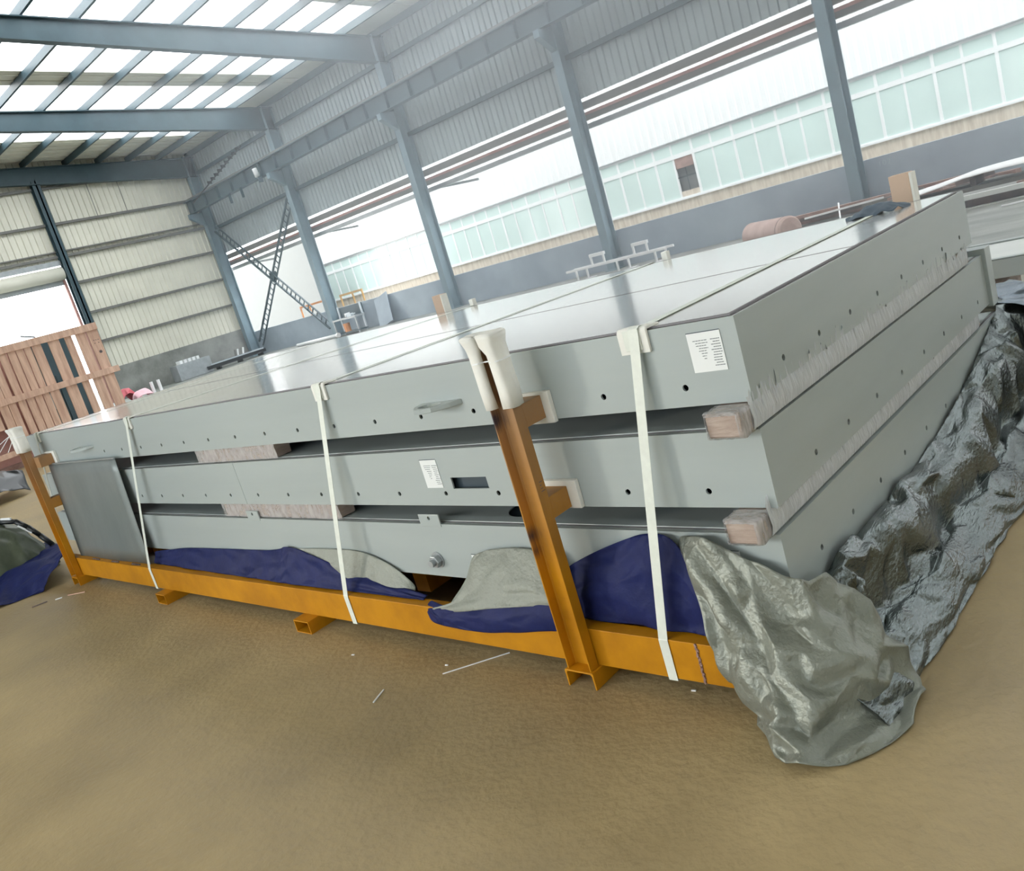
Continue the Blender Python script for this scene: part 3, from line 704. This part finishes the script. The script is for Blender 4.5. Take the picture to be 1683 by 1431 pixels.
dc = sheet([[(-.46, 2.10, 1.245), (-.40, 2.07, 1.245), (-.3, 2.06, 1.245), (-.22, 2.08, 1.245)], [(-.46, 2.14, 1.255), (-.4, 2.13, 1.275), (-.3, 2.13, 1.272), (-.19, 2.14, 1.25)], [(-.45, 2.2, 1.25), (-.38, 2.21, 1.275), (-.28, 2.21, 1.27), (-.18, 2.2, 1.25)], [(-.42, 2.26, 1.245), (-.36, 2.28, 1.245), (-.28, 2.28, 1.245), (-.2, 2.25, 1.245)]],
           9, 7, 'dark_cloth', None, mat('charcoal_cloth', srgb(78, 92, 104), .7), .012, 3)
tag(dc, 'crumpled charcoal cloth on the deck at its far right corner', 'cloth')

# ------------------------------------------------------------------ tarpaulin
tp = thing('tarpaulin', (0, 0, 0), 'large tarpaulin, crumpled silver and navy blue, bunched under and beside the stack', 'tarpaulin')
def side_row(y, zt, xo=.25, x1=.09, z1=None, xs=.002, s=0):
    z1 = zt * .72 if z1 is None else z1
    return [(xs, y, zt), (xs + .045, y, zt * .93), (x1, y, z1), (x1 + .025 + s, y, z1 * .42), (x1 + .055, y, z1 * .47), ((x1 + xo) / 2 + .035, y, zt * .22), (xo - .012, y, .03), (xo, y, .006)]
rows = [side_row(-.10, .27, .24), side_row(.1, .32, .235), side_row(.35, .34, .25, .07), side_row(.7, .335, .25, .11, .28), side_row(1.1, .34, .26, .08), side_row(1.5, .36, .275, .12, .33), side_row(1.9, .42, .29, .09, .36), side_row(2.25, .50, .33, .10, .45), side_row(2.55, .575, .38, .10, .5), side_row(2.85, .60, .46, .14, .5, xs=-.05), side_row(3.3, .52, .6, .2, .45, xs=-.2)]
sheet(rows, 12, 46, 'side_fold', tp, m_silver, .022, 12, crease=1.0, ampf=lambda u, v: 1.05 if u < .62 else .5)
rows = [[(-.38, -.016, .545), (-.27, -.02, .55), (-.16, -.02, .49), (-.05, -.02, .44), (.03, -.01, .415), (.03, .12, .34)],
        [(-.33, -.05, .44), (-.22, -.08, .44), (-.1, -.09, .38), (.03, -.08, .35), (.11, .0, .31), (.1, .15, .29)],
        [(-.26, -.12, .3), (-.16, -.15, .3), (-.05, -.17, .27), (.07, -.13, .25), (.16, -.01, .21), (.17, .16, .19)],
        [(-.235, -.135, .19), (-.14, -.18, .18), (-.02, -.21, .16), (.1, -.17, .14), (.2, -.04, .11), (.215, .15, .09)],
        [(-.20, -.135, .08), (-.1, -.22, .07), (.0, -.26, .07), (.13, -.21, .06), (.24, -.07, .04), (.245, .14, .03)],
        [(-.15, -.15, .01), (-.07, -.28, .008), (.03, -.33, .008), (.17, -.29, .008), (.28, -.11, .008), (.26, .1, .008)]]
sheet(rows, 13, 11, 'corner_fold', tp, m_silver2, .03, 23, crease=1.0)
rows = [[(-.95, -.01, .36), (-.87, -.012, .42), (-.72, -.012, .475), (-.57, -.012, .535), (-.47, -.014, .555), (-.38, -.02, .535), (-.32, -.05, .42), (-.26, -.10, .3)],
        [(-.97, -.03, .33), (-.87, -.045, .36), (-.72, -.05, .4), (-.57, -.05, .43), (-.47, -.055, .44), (-.38, -.06, .42), (-.31, -.08, .35), (-.25, -.11, .27)],
        [(-.98, -.05, .28), (-.87, -.06, .29), (-.72, -.065, .31), (-.57, -.07, .32), (-.47, -.07, .33), (-.38, -.075, .32), (-.3, -.09, .28), (-.24, -.11, .24)],
        [(-.99, -.055, .222), (-.87, -.06, .224), (-.72, -.065, .224), (-.57, -.07, .224), (-.47, -.072, .224), (-.38, -.075, .224), (-.3, -.085, .224), (-.22, -.10, .222)]]
sheet(rows, 16, 8, 'blue_front_fold', tp, m_blue, .010, 31, crease=.15)
rows = [[(-1.42, -.02, .40), (-1.33, -.022, .455), (-1.15, -.022, .475), (-.9, -.022, .47)],
        [(-1.47, -.06, .33), (-1.36, -.075, .38), (-1.15, -.08, .40), (-.9, -.07, .39)],
        [(-1.53, -.115, .25), (-1.40, -.12, .29), (-1.18, -.115, .33), (-.9, -.10, .34)],
        [(-1.66, -.128, .215), (-1.48, -.145, .225), (-1.2, -.14, .27), (-.9, -.12, .30)]]
sheet(rows, 10, 7, 'silver_hump_fold', tp, m_silver3, .009, 41, crease=.2)
rows = [[(-1.69, -.09, .235), (-1.5, -.125, .235), (-1.2, -.12, .285), (-.9, -.105, .315)],
        [(-1.70, -.13, .20), (-1.5, -.15, .195), (-1.2, -.148, .225), (-.9, -.13, .26)],
        [(-1.68, -.13, .15), (-1.5, -.142, .148), (-1.2, -.14, .165), (-.9, -.128, .20)]]
sheet(rows, 12, 5, 'blue_hump_fold', tp, m_blue, .007, 42, crease=.15)
rows = [[(-4.7, -.02, .29), (-4.2, -.012, .335), (-3.6, -.012, .355), (-3.1, -.012, .37), (-2.86, -.014, .40), (-2.5, -.03, .34), (-2.1, -.04, .27), (-1.75, -.05, .235)],
        [(-4.7, -.045, .25), (-4.2, -.05, .28), (-3.6, -.045, .29), (-3.1, -.05, .30), (-2.86, -.055, .32), (-2.5, -.06, .28), (-2.1, -.065, .25), (-1.75, -.07, .225)],
        [(-4.7, -.06, .222), (-4.2, -.075, .224), (-3.6, -.085, .223), (-3.1, -.09, .224), (-2.86, -.095, .224), (-2.5, -.09, .222), (-2.1, -.085, .222), (-1.75, -.08, .220)]]
sheet(rows, 34, 5, 'blue_front_strip', tp, m_blue, .010, 51, crease=.2)
rows = [[(-2.84, -.008, .39), (-2.5, -.009, .405), (-2.2, -.010, .40), (-1.98, -.012, .33), (-1.86, -.02, .25)],
        [(-2.8, -.02, .36), (-2.5, -.035, .34), (-2.2, -.04, .32), (-2.0, -.045, .27), (-1.85, -.05, .225)],
        [(-2.7, -.03, .30), (-2.5, -.045, .28), (-2.2, -.055, .25), (-2.0, -.06, .225), (-1.87, -.06, .221)]]
sheet(rows, 12, 5, 'silver_rear_fold', tp, m_silver3, .006, 61, crease=.2)
rows = [[(-6.3, -.05, .28), (-6.6, .0, .22), (-7.0, .1, .2), (-7.5, .1, .2)],
        [(-6.35, -.16, .2), (-6.6, -.2, .17), (-7.0, -.2, .16), (-7.5, -.2, .16)],
        [(-6.4, -.27, .1), (-6.6, -.4, .09), (-7.0, -.5, .09), (-7.4, -.6, .1)],
        [(-6.4, -.34, .008), (-6.5, -.52, .008), (-6.65, -.75, .008), (-7.1, -1.1, .008)]]
sheet(rows, 12, 9, 'blue_end_fold', tp, m_blue, .02, 71, crease=.25)
# far heap of the tarp
rows = [[(-.35, 2.75, .50), (.0, 2.72, .58), (.25, 2.65, .42), (.5, 2.6, .15), (.8, 2.5, .01)],
        [(-.5, 3.2, .56), (.05, 3.1, .60), (.4, 3.05, .45), (.8, 3.0, .2), (1.1, 2.9, .01)],
        [(-.6, 3.7, .5), (.0, 3.6, .52), (.4, 3.6, .42), (.9, 3.6, .22), (1.3, 3.5, .01)],
        [(-.7, 4.3, .34), (.0, 4.3, .36), (.5, 4.3, .3), (1.0, 4.3, .15), (1.4, 4.2, .01)],
        [(-.7, 4.75, .1), (.0, 4.8, .1), (.5, 4.8, .1), (1.0, 4.8, .05), (1.4, 4.8, .01)]]
sheet(rows, 20, 22, 'far_heap', tp, mat('slate_tarp', srgb(116, 128, 138), .35, metal=.4, var=.1, vscale=5, bump=.3, bscale=40), .035, 81, crease=.4)

# ------------------------------------------------------------------ slabs behind the stack on the right
sl = thing('steel_slabs', (1.0, 5.4, .0), 'pale grey steel panel lying on bearers behind the stack at right', 'steel panel')
MB().box(-.95, 3.6, 5.0, 5.95, .31, .45).build('slab', m_slab, sl, bevel=.006)
MB().box(-.93, 3.58, 5.0, 5.06, .45, .462).build('slab_edge', m_panel, sl, bevel=.003)
MB().box(-.95, 3.6, 5.88, 5.95, .45, .465).build('slab_edge', m_panel, sl, bevel=.003)
for xq in (-.7, 1.5, 3.2): MB().box(xq, xq + .1, 5.05, 5.9, 0, .31).build('bearer', m_timber, sl)

# ------------------------------------------------------------------ things at left
gb = thing('olive_bundle', (-8.2, -.5, 0), 'bulky olive tarpaulin bundle on the floor left of the stack', 'bundle')
rows = []
for yy, hh in ((-1.7, .2), (-1.3, .36), (-.9, .44), (-.5, .49), (-.2, .50), (-.05, .42), (.05, .2), (.1, .01)):
    rows.append([(-7.18, yy - .05, .008), (-7.22, yy - .05, .5 * hh), (-7.34, yy - .02, .9 * hh), (-7.6, yy, hh), (-8.2, yy, hh), (-8.9, yy + .1, .9 * hh), (-9.6, yy + .1, .5 * hh), (-9.8, yy + .1, .008)])
sheet(rows, 18, 14, 'bundle_cover', gb, m_green, .022, 91, crease=.3)
pts = [(-7.75, -.35, .53), (-7.55, -.2, .535), (-7.38, -.1, .50), (-7.33, -.04, .42), (-7.3, .02, .31), (-7.28, .08, .19), (-7.24, .13, .05)]
b = MB()
for p, q in zip(pts, pts[1:]): b.tube(p, q, .026, 8, r2=.022)
b.build('black_rim', m_black, gb, smooth=True)
b = MB(); b.tube((-7.5, -.17, .55), (-7.40, -.12, .535), .012, 6); b.tube((-7.36, -.1, .46), (-7.31, -.03, .36), .01, 6); b.build('rim_glint', m_white, gb)  # white strips stand in for the glossy highlight on the black rim
o = sheet([[(-15.2, 1.3, .02), (-14.6, 1.2, .3), (-14.1, 1.2, .3), (-13.7, 1.1, .02)], [(-15.2, 1.6, .25), (-14.6, 1.6, .5), (-14.1, 1.5, .45), (-13.7, 1.4, .2)], [(-15.4, 2.0, .02), (-14.8, 2.0, .3), (-14.2, 1.9, .3), (-13.9, 1.8, .02)]], 7, 6, 'dark_sack', None, m_black, .03, 93)
tag(o, 'dark sack on the floor at the left edge, beyond the bundle', 'sack')

# upright slatted crate side and the salmon steel plate behind
pa = thing('slatted_crate_side', (-19, 4.2, 0), 'tall wooden crate side of upright slats standing beyond the stack', 'crate')
sy = [(1.0, .16), (1.22, .16), (1.44, .17), (1.66, .17), (1.9, .17), (2.12, .17), (2.35, .17), (2.57, .17), (2.79, .17), (3.0, .17), (3.22, .17), (3.4, .15), (3.60, .15), (3.78, .15), (3.95, .15), (4.12, .14), (4.28, .20), (4.63, .24), (4.99, .16), (5.24, .22), (5.50, .24)]
for (yy, w) in sy:
    zb = .9 if yy < 3.2 else (.3 if yy < 4.2 else .25)
    MB().box(-19.02, -18.99, yy, yy + w, zb, 2.5).build('slat', m_wood, pa, bevel=.004)
MB().box(-18.99, -18.93, .9, 5.74, 2.44, 2.60).build('cross_rail', m_wood, pa, bevel=.004)
MB().box(-18.99, -18.93, .9, 5.88, 1.39, 1.53).build('cross_rail', m_wood, pa, bevel=.004)
MB().box(-19.08, -19.02, .9, 5.74, .3, .42).build('cross_rail', m_wood, pa, bevel=.004)
MB().box(-19.1, -19.02, 5.62, 5.74, 0, 2.58).build('corner_post', m_wood, pa, bevel=.004)
MB().box(-19.1, -19.02, .95, 1.05, 0, 2.5).build('corner_post', m_wood, pa, bevel=.004)
b = MB()
for (q, z) in ((5.57, 2.2), (5.62, 2.2), (5.67, 2.2), (5.57, 2.13), (5.66, 2.13)): b.box(-18.989, -18.985, q, q + .02, z, z + .02)
b.tube((-18.99, 5.64, 1.93), (-18.984, 5.64, 1.93), .035, 10); b.build('stamp_mark', m_rustd, pa)
ol = MB().bar((-19.3, 4.5, 2.6), (-19.2, 4.75, 2.56), .03, .03).bar((-19.3, 4.25, 2.72), (-19.2, 4.5, 2.62), .03, .03).build('steel_offcut', m_dark, None); tag(ol, 'short dark steel offcut lying on top of the slatted crate side', 'steel offcut')
pk = thing('salmon_plate', (-19.6, 2, 0), 'large faded salmon pink steel plate standing behind the crate slats', 'steel plate')
MB().box(-19.6, -19.5, -4, 4.35, .0, 2.5).build('plate', m_pink, pk); MB().box(-19.5, -19.4, -4, 4.2, 0, .12).build('bottom_rail', m_rust, pk)
MB().box(-19.5, -19.45, -4, 4.2, 1.0, 1.04).build('seam_rib', m_pink, pk)
# teal machine behind the right slats
tb = thing('teal_cabinet', (-22, 6, 0), 'dark teal machine cabinet seen through the crate slats', 'cabinet')
MB().box(-23, -22, 4.7, 6.24, 0, 2.6).build('body', m_steel, tb, bevel=.02); MB().box(-22.0, -21.97, 4.8, 5.4, .9, 1.3).build('control_panel', m_galv, tb); MB().box(-22.0, -21.97, 5.5, 6.1, .2, 1.7).build('cabinet_door', m_steel, tb)

# ------------------------------------------------------------------ props by the gable and back wall
def bin_(name, x, y, r, h, m, lab, cat):
    t = thing(name, (x, y, 0), lab, cat)
    MB().tube((x, y, 0), (x, y, h), r * .9, 20, r2=r).build('body', m, t, smooth=False); MB().tube((x, y, h - .03), (x, y, h), r * 1.05, 20).build('rim', m, t)
    return t
rb_ = thing('red_bag', (-28.3, 9.5, 0), 'red bag heaped beyond the far left corner of the deck', 'bag')
sheet([[(-28.7, 9.1, .01), (-28.7, 9.3, .4), (-28.7, 9.6, .45), (-28.7, 9.9, .01)], [(-28.3, 9.1, .2), (-28.3, 9.3, .62), (-28.3, 9.6, .66), (-28.3, 9.9, .2)], [(-27.9, 9.1, .01), (-27.9, 9.3, .4), (-27.9, 9.6, .4), (-27.9, 9.9, .01)]], 6, 6, 'bag_body', rb_, m_red, .05, 5)
pb = thing('pink_bag', (-27.6, 9.75, 0), 'pale pink bag in front of the red bag', 'bag')
sheet([[(-27.9, 9.4, .01), (-27.9, 9.5, .3), (-27.9, 9.9, .3), (-27.9, 10.1, .01)], [(-27.6, 9.4, .15), (-27.6, 9.55, .48), (-27.6, 9.9, .46), (-27.6, 10.1, .15)], [(-27.2, 9.4, .01), (-27.2, 9.5, .25), (-27.2, 9.9, .25), (-27.2, 10.1, .01)]], 6, 6, 'bag_body', pb, m_pinkbag, .05, 6)
for k, yy in enumerate((10.22, 10.48)):
    o = MB().tube((-27.8, yy, 0), (-27.8, yy, .62), .055, 14).build('white_tube', m_white, None, smooth=False); tag(o, ('left' if k == 0 else 'right') + ' of two white tubes standing beside the pink bag', 'tube', 'white tubes by the pink bag')
wt = thing('white_trestle_top', (-26.3, 9, 0), 'low white slab on legs beyond the far left corner of the deck', 'slab')
MB().box(-27.0, -25.6, 8.4, 9.6, .22, .27).build('slab', m_white, wt)
for q in ((-26.9, 8.5), (-26.9, 9.4), (-25.8, 8.5), (-25.8, 9.4)): MB().box(q[0], q[0] + .08, q[1], q[1] + .08, 0, .22).build('leg', m_galv, wt)
gx = thing('grey_crate', (-34.3, 15.0, 0), 'grey metal crate topped with pale bars against the left gable', 'crate')
MB().box(-34.8, -34.1, 14.2, 15.8, 0, .72).build('body', m_galv, gx, bevel=.02)
for k in range(5): MB().box(-34.7, -34.3, 14.5 + k * .2, 14.62 + k * .2, .72, .86).build('pale_bar', m_white, gx)
db = thing('dark_angle_rack', (-34.2, 17.3, 0), 'low dark rack of steel bars at the foot of the left gable', 'rack')
MB().box(-34.6, -34.0, 15.5, 18.5, .12, .27).build('tray', m_black, db)
for k in range(6): MB().bar((-34.55 + k * .1, 15.7, .30), (-34.5 + k * .1, 18.4, .30), .03, .05).build('bar', m_rails if k % 2 else m_girt, db)
for q in (16.1, 17.2, 18.3): MB().box(-34.5, -34.1, q, q + .08, 0, .12).build('leg', m_black, db)
bt = thing('pipe_fittings', (-34.3, 17.3, .32), 'clump of pale pipe fittings on the dark rack', 'pipe fittings')
for k in range(4): MB().tube((-34.3 + .06 * k, 17.1 + .1 * k, .33), (-34.3 + .04 * k, 17.16 + .12 * k, .60), .04, 10).build('fitting', m_white if k % 2 else m_girt, bt)
wp = thing('white_pipe', (-29, 18.0, 0), 'long white pipe lying at the foot of the back wall near the corner', 'pipe')
MB().tube((-30.4, 17.9, .07), (-27.3, 17.9, .09), .07, 12).build('pipe_body', m_white, wp, smooth=True); MB().tube((-27.36, 17.9, .09), (-27.26, 17.9, .09), .1, 12).build('pipe_collar', m_white, wp)
# tool bench
wk = thing('tool_bench', (-26.8, 18.3, 0), 'tool bench with pale uprights standing right of the second column', 'bench')
for xq in (-27.6, -26.1):
    MB().bar((xq, 18.5, 0), (xq, 18.5, 1.15), .06, .06, up=(0, 1, 0)).build('leg', m_rails, wk); MB().bar((xq, 18.1, 0), (xq, 18.1, .7), .05, .05, up=(0, 1, 0)).build('leg', m_galv, wk)
MB().box(-27.65, -26.05, 18.05, 18.55, .62, .68).build('bench_top', m_galv, wk); MB().box(-27.65, -26.05, 18.05, 18.55, .08, .12).build('lower_shelf', m_steel, wk)
MB().box(-27.65, -26.05, 18.55, 18.58, .7, 1.1).build('back_panel', m_steel, wk)
tl = thing('small_vice', (-26.5, 18.2, .68), 'pale vice and tools on the bench top', 'vice')
MB().box(-26.7, -26.4, 18.15, 18.3, .68, .8).build('body', m_rails, tl, bevel=.01); MB().tube((-26.4, 18.22, .76), (-26.2, 18.22, .76), .02, 8).build('screw', m_rails, tl); MB().box(-26.75, -26.7, 18.1, 18.35, .7, .85).build('jaw', m_white, tl)
bk = bin_('orange_bucket', -26.95, 18.2, .14, .34, m_orange, 'orange bucket on the lower shelf of the tool bench', 'bucket'); bk.location.z = .12
o = MB().bar((-24.9, 18.55, 0), (-25.2, 18.9, 1.12), .9, .04, up=(0, 1, 0)).build('leaning_board', m_base2, None); tag(o, 'grey board leaning on the back wall right of the tool bench', 'board')
# bench frame / conveyor stand
cf = thing('white_bench_frame', (-13, 17.8, 0), 'pale steel bench frame with two raised handles below the back windows', 'bench frame')
MB().bar((-14.7, 17.9, .33), (-11.2, 17.9, .33), .06, .06).build('long_rail', m_white, cf); MB().bar((-14.7, 17.5, .33), (-11.2, 17.5, .33), .06, .06).build('long_rail', m_white, cf)
for xq in (-14.5, -14.1, -13.0, -12.6, -11.7, -11.35): MB().bar((xq, 17.7, 0), (xq, 17.7, .33), .05, .05, up=(0, 1, 0)).build('leg', m_white, cf)
for xq in (-13.85, -12.35):
    h = MB().bar((xq - .02, 17.7, .62), (xq + .5, 17.7, .62), .1, .09).build('raised_handle', m_white, cf)
    for e in (0, .45): MB().bar((xq + e, 17.7, .33), (xq + e, 17.7, .6), .05, .05, up=(0, 1, 0)).build('handle_leg', m_white, h)
for xq in (-14.0, -12.5, -11.6): MB().box(xq - .1, xq + .1, 17.55, 17.85, 0, .03).build('foot_plate', m_white, cf)
# rusty drum tank
dt = thing('rusty_tank', (-6.8, 14.6, 0), 'short rusty steel tank lying beyond the right half of the deck', 'tank')
a = Vector((-7.42, 14.98, .286)); e = Vector((-6.3, 14.3, .286)); d = (e - a).normalized()
MB().tube(a, e, .286, 32, cap=False).build('shell', m_tank, dt, smooth=True)
for p, s in ((a, -1), (e, 1)):
    b = MB(); b.tube(p, p + d * s * .04, .286, 32, r2=.25); b.tube(p + d * s * .04, p + d * s * .06, .25, 32, r2=.12); b.build('dished_end', m_tank, dt, smooth=False)
MB().tube(e - d * .1, e - d * .085, .29, 32).build('weld_ring', m_rustd, dt)
# scrap heap and rods
def piece(name, a, e, w, h, m, lab, cat, grp=None):
    o = MB().bar(a, e, w, h).build(name, m, None); return tag(o, lab, cat, grp)
piece('pale_rod', (-6.05, 14.5, .42), (-4.7, 15.1, .42), .035, .035, m_white, 'pale rod sticking out right of the rusty tank', 'rod')
piece('pale_rod', (-4.95, 13.4, .03), (-6.0, 16.2, .45), .03, .03, m_white, 'pale rod crossing the first one beyond the deck edge', 'rod')
rr = random.Random(9)
nsc = 14
spots = []
for k in range(nsc):
    x = rr.uniform(-6.2, -3.2); yb = 16.9 + (x + 6) * .2 + rr.uniform(-.2, 1.0); L = rr.uniform(.5, 1.4); an = rr.uniform(-.5, .5)
    z = rr.uniform(.06, .22)
    o = MB().bar((x - L / 2 * math.cos(an), yb - L / 2 * math.sin(an), z), (x + L / 2 * math.cos(an), yb + L / 2 * math.sin(an), z + rr.uniform(-.03, .05)), rr.uniform(.08, .22), rr.uniform(.05, .12)).build('scrap_bar', rr.choice((m_rust, m_rustd, m_rustd, m_girt)), None)
    tag(o, 'rusty steel offcut in the scrap heap below the back wall', 'scrap', 'rusty offcuts heaped below the back wall')
for (x0, yb, lab) in ((-9.0, 18.4, 'left'), (-2.0, 18.3, 'right')):
    for k in range(3):
        o = MB().bar((x0 - .3 + k * .1, yb - k * .2, .06 + k * .09), (x0 + 5.0, yb - k * .2, .06 + k * .09), .16, .08).build('rusty_beam', m_rustd if k % 2 else m_rust, None)
        tag(o, 'long rusty beam stacked along the back wall, %s pile, %s' % (lab, ('bottom', 'middle', 'top')[k]), 'steel beam')
# long pale sheets on the right
ps = thing('pale_sheet_stack', (-2, 15.6, 0), 'long bent pale steel sheets lying on rusty bearers below the back wall', 'steel sheet')
P = [[(-4.75 + .35 * i, 15.3 + .35 * j, (.24 + .15 * min(1, i / 4) - .02 * math.sin(i * .8)) + .01 * j) for i in range(22)] for j in range(4)]
MB().grid(P).build('bent_sheet', m_white, ps, smooth=True, solid=.02)
MB().box(-4.6, 3, 15.4, 16.2, .12, .2).build('flat_stack', m_girt, ps)
for xq in (-4.2, -2.5, -.8, 1, 2.6): MB().box(xq, xq + .12, 15.2, 16.4, 0, .12).build('bearer', m_rust, ps)
for xq in (-3.3, -1.2, 1.2): MB().box(xq, xq + .1, 15.5, 16.1, .2, .34).build('spacer', m_rustd, ps)
pr_ = thing('pale_channel', (-1, 13.6, 0), 'long pale steel channel on the floor in front of bent sheets', 'steel channel')
MB().box(-4.6, 4, 13.6, 13.75, .14, .22).build('flange', m_slab, pr_); MB().box(-4.6, 4, 13.74, 13.78, .0, .22).build('web', m_rustd, pr_); MB().box(-4.6, 4, 13.6, 13.75, 0, .01).build('flange', m_slab, pr_)
o = MB().bar((-2.22, 12.72, .02), (-1.4, 13.05, .02), .05, .02).build('floor_strip', m_white, None); tag(o, 'thin white strip lying on the floor at the right edge', 'strip')
# litter on the floor in front
lit = [((-6.06, -.54, .006), (-6.02, -.44, .006), .012, m_rustd, 'dark splinter on the floor near the blue tarpaulin end'),
       ((-5.95, -.40, .006), (-5.92, -.36, .006), .012, m_white, 'white paper scrap beside the dark splinter'),
       ((-5.9, -.32, .006), (-5.75, -.24, .006), .01, m_wood, 'pale wood splinter near the left foot channel')]
for a, e, w, mm, lab in lit: tag(MB().bar(a, e, w, .006).build('litter', mm, None), lab, 'litter')
p, q = Vector((-1.519, -0.269, 0)), Vector((-1.322, -0.054, 0)); tag(MB().bar((p.x, p.y, .003), (q.x, q.y, .003), .004, .004).build('white_thread', m_white, None), 'thin white thread on the floor in front of the beam', 'thread')
p, q = Vector((-1.677, -0.525, 0)), Vector((-1.711, -0.441, 0)); tag(MB().bar((p.x, p.y, .003), (q.x, q.y, .003), .006, .004).build('white_thread', m_white, None), 'short white thread at the lower edge of the floor', 'thread')
for (p, lab) in (((-0.420, -0.082, 0), 'white fleck on the floor below the beam weld'), ((-1.555, -0.212, 0), 'white fleck beside the long thread'), ((-2.153, -0.276, 0), 'white fleck below the middle foot channel')):
    p = Vector(p); tag(MB().bar((p.x - .008, p.y, .003), (p.x + .008, p.y + .003, .003), .006, .004).build('litter', m_white, None), lab, 'litter')
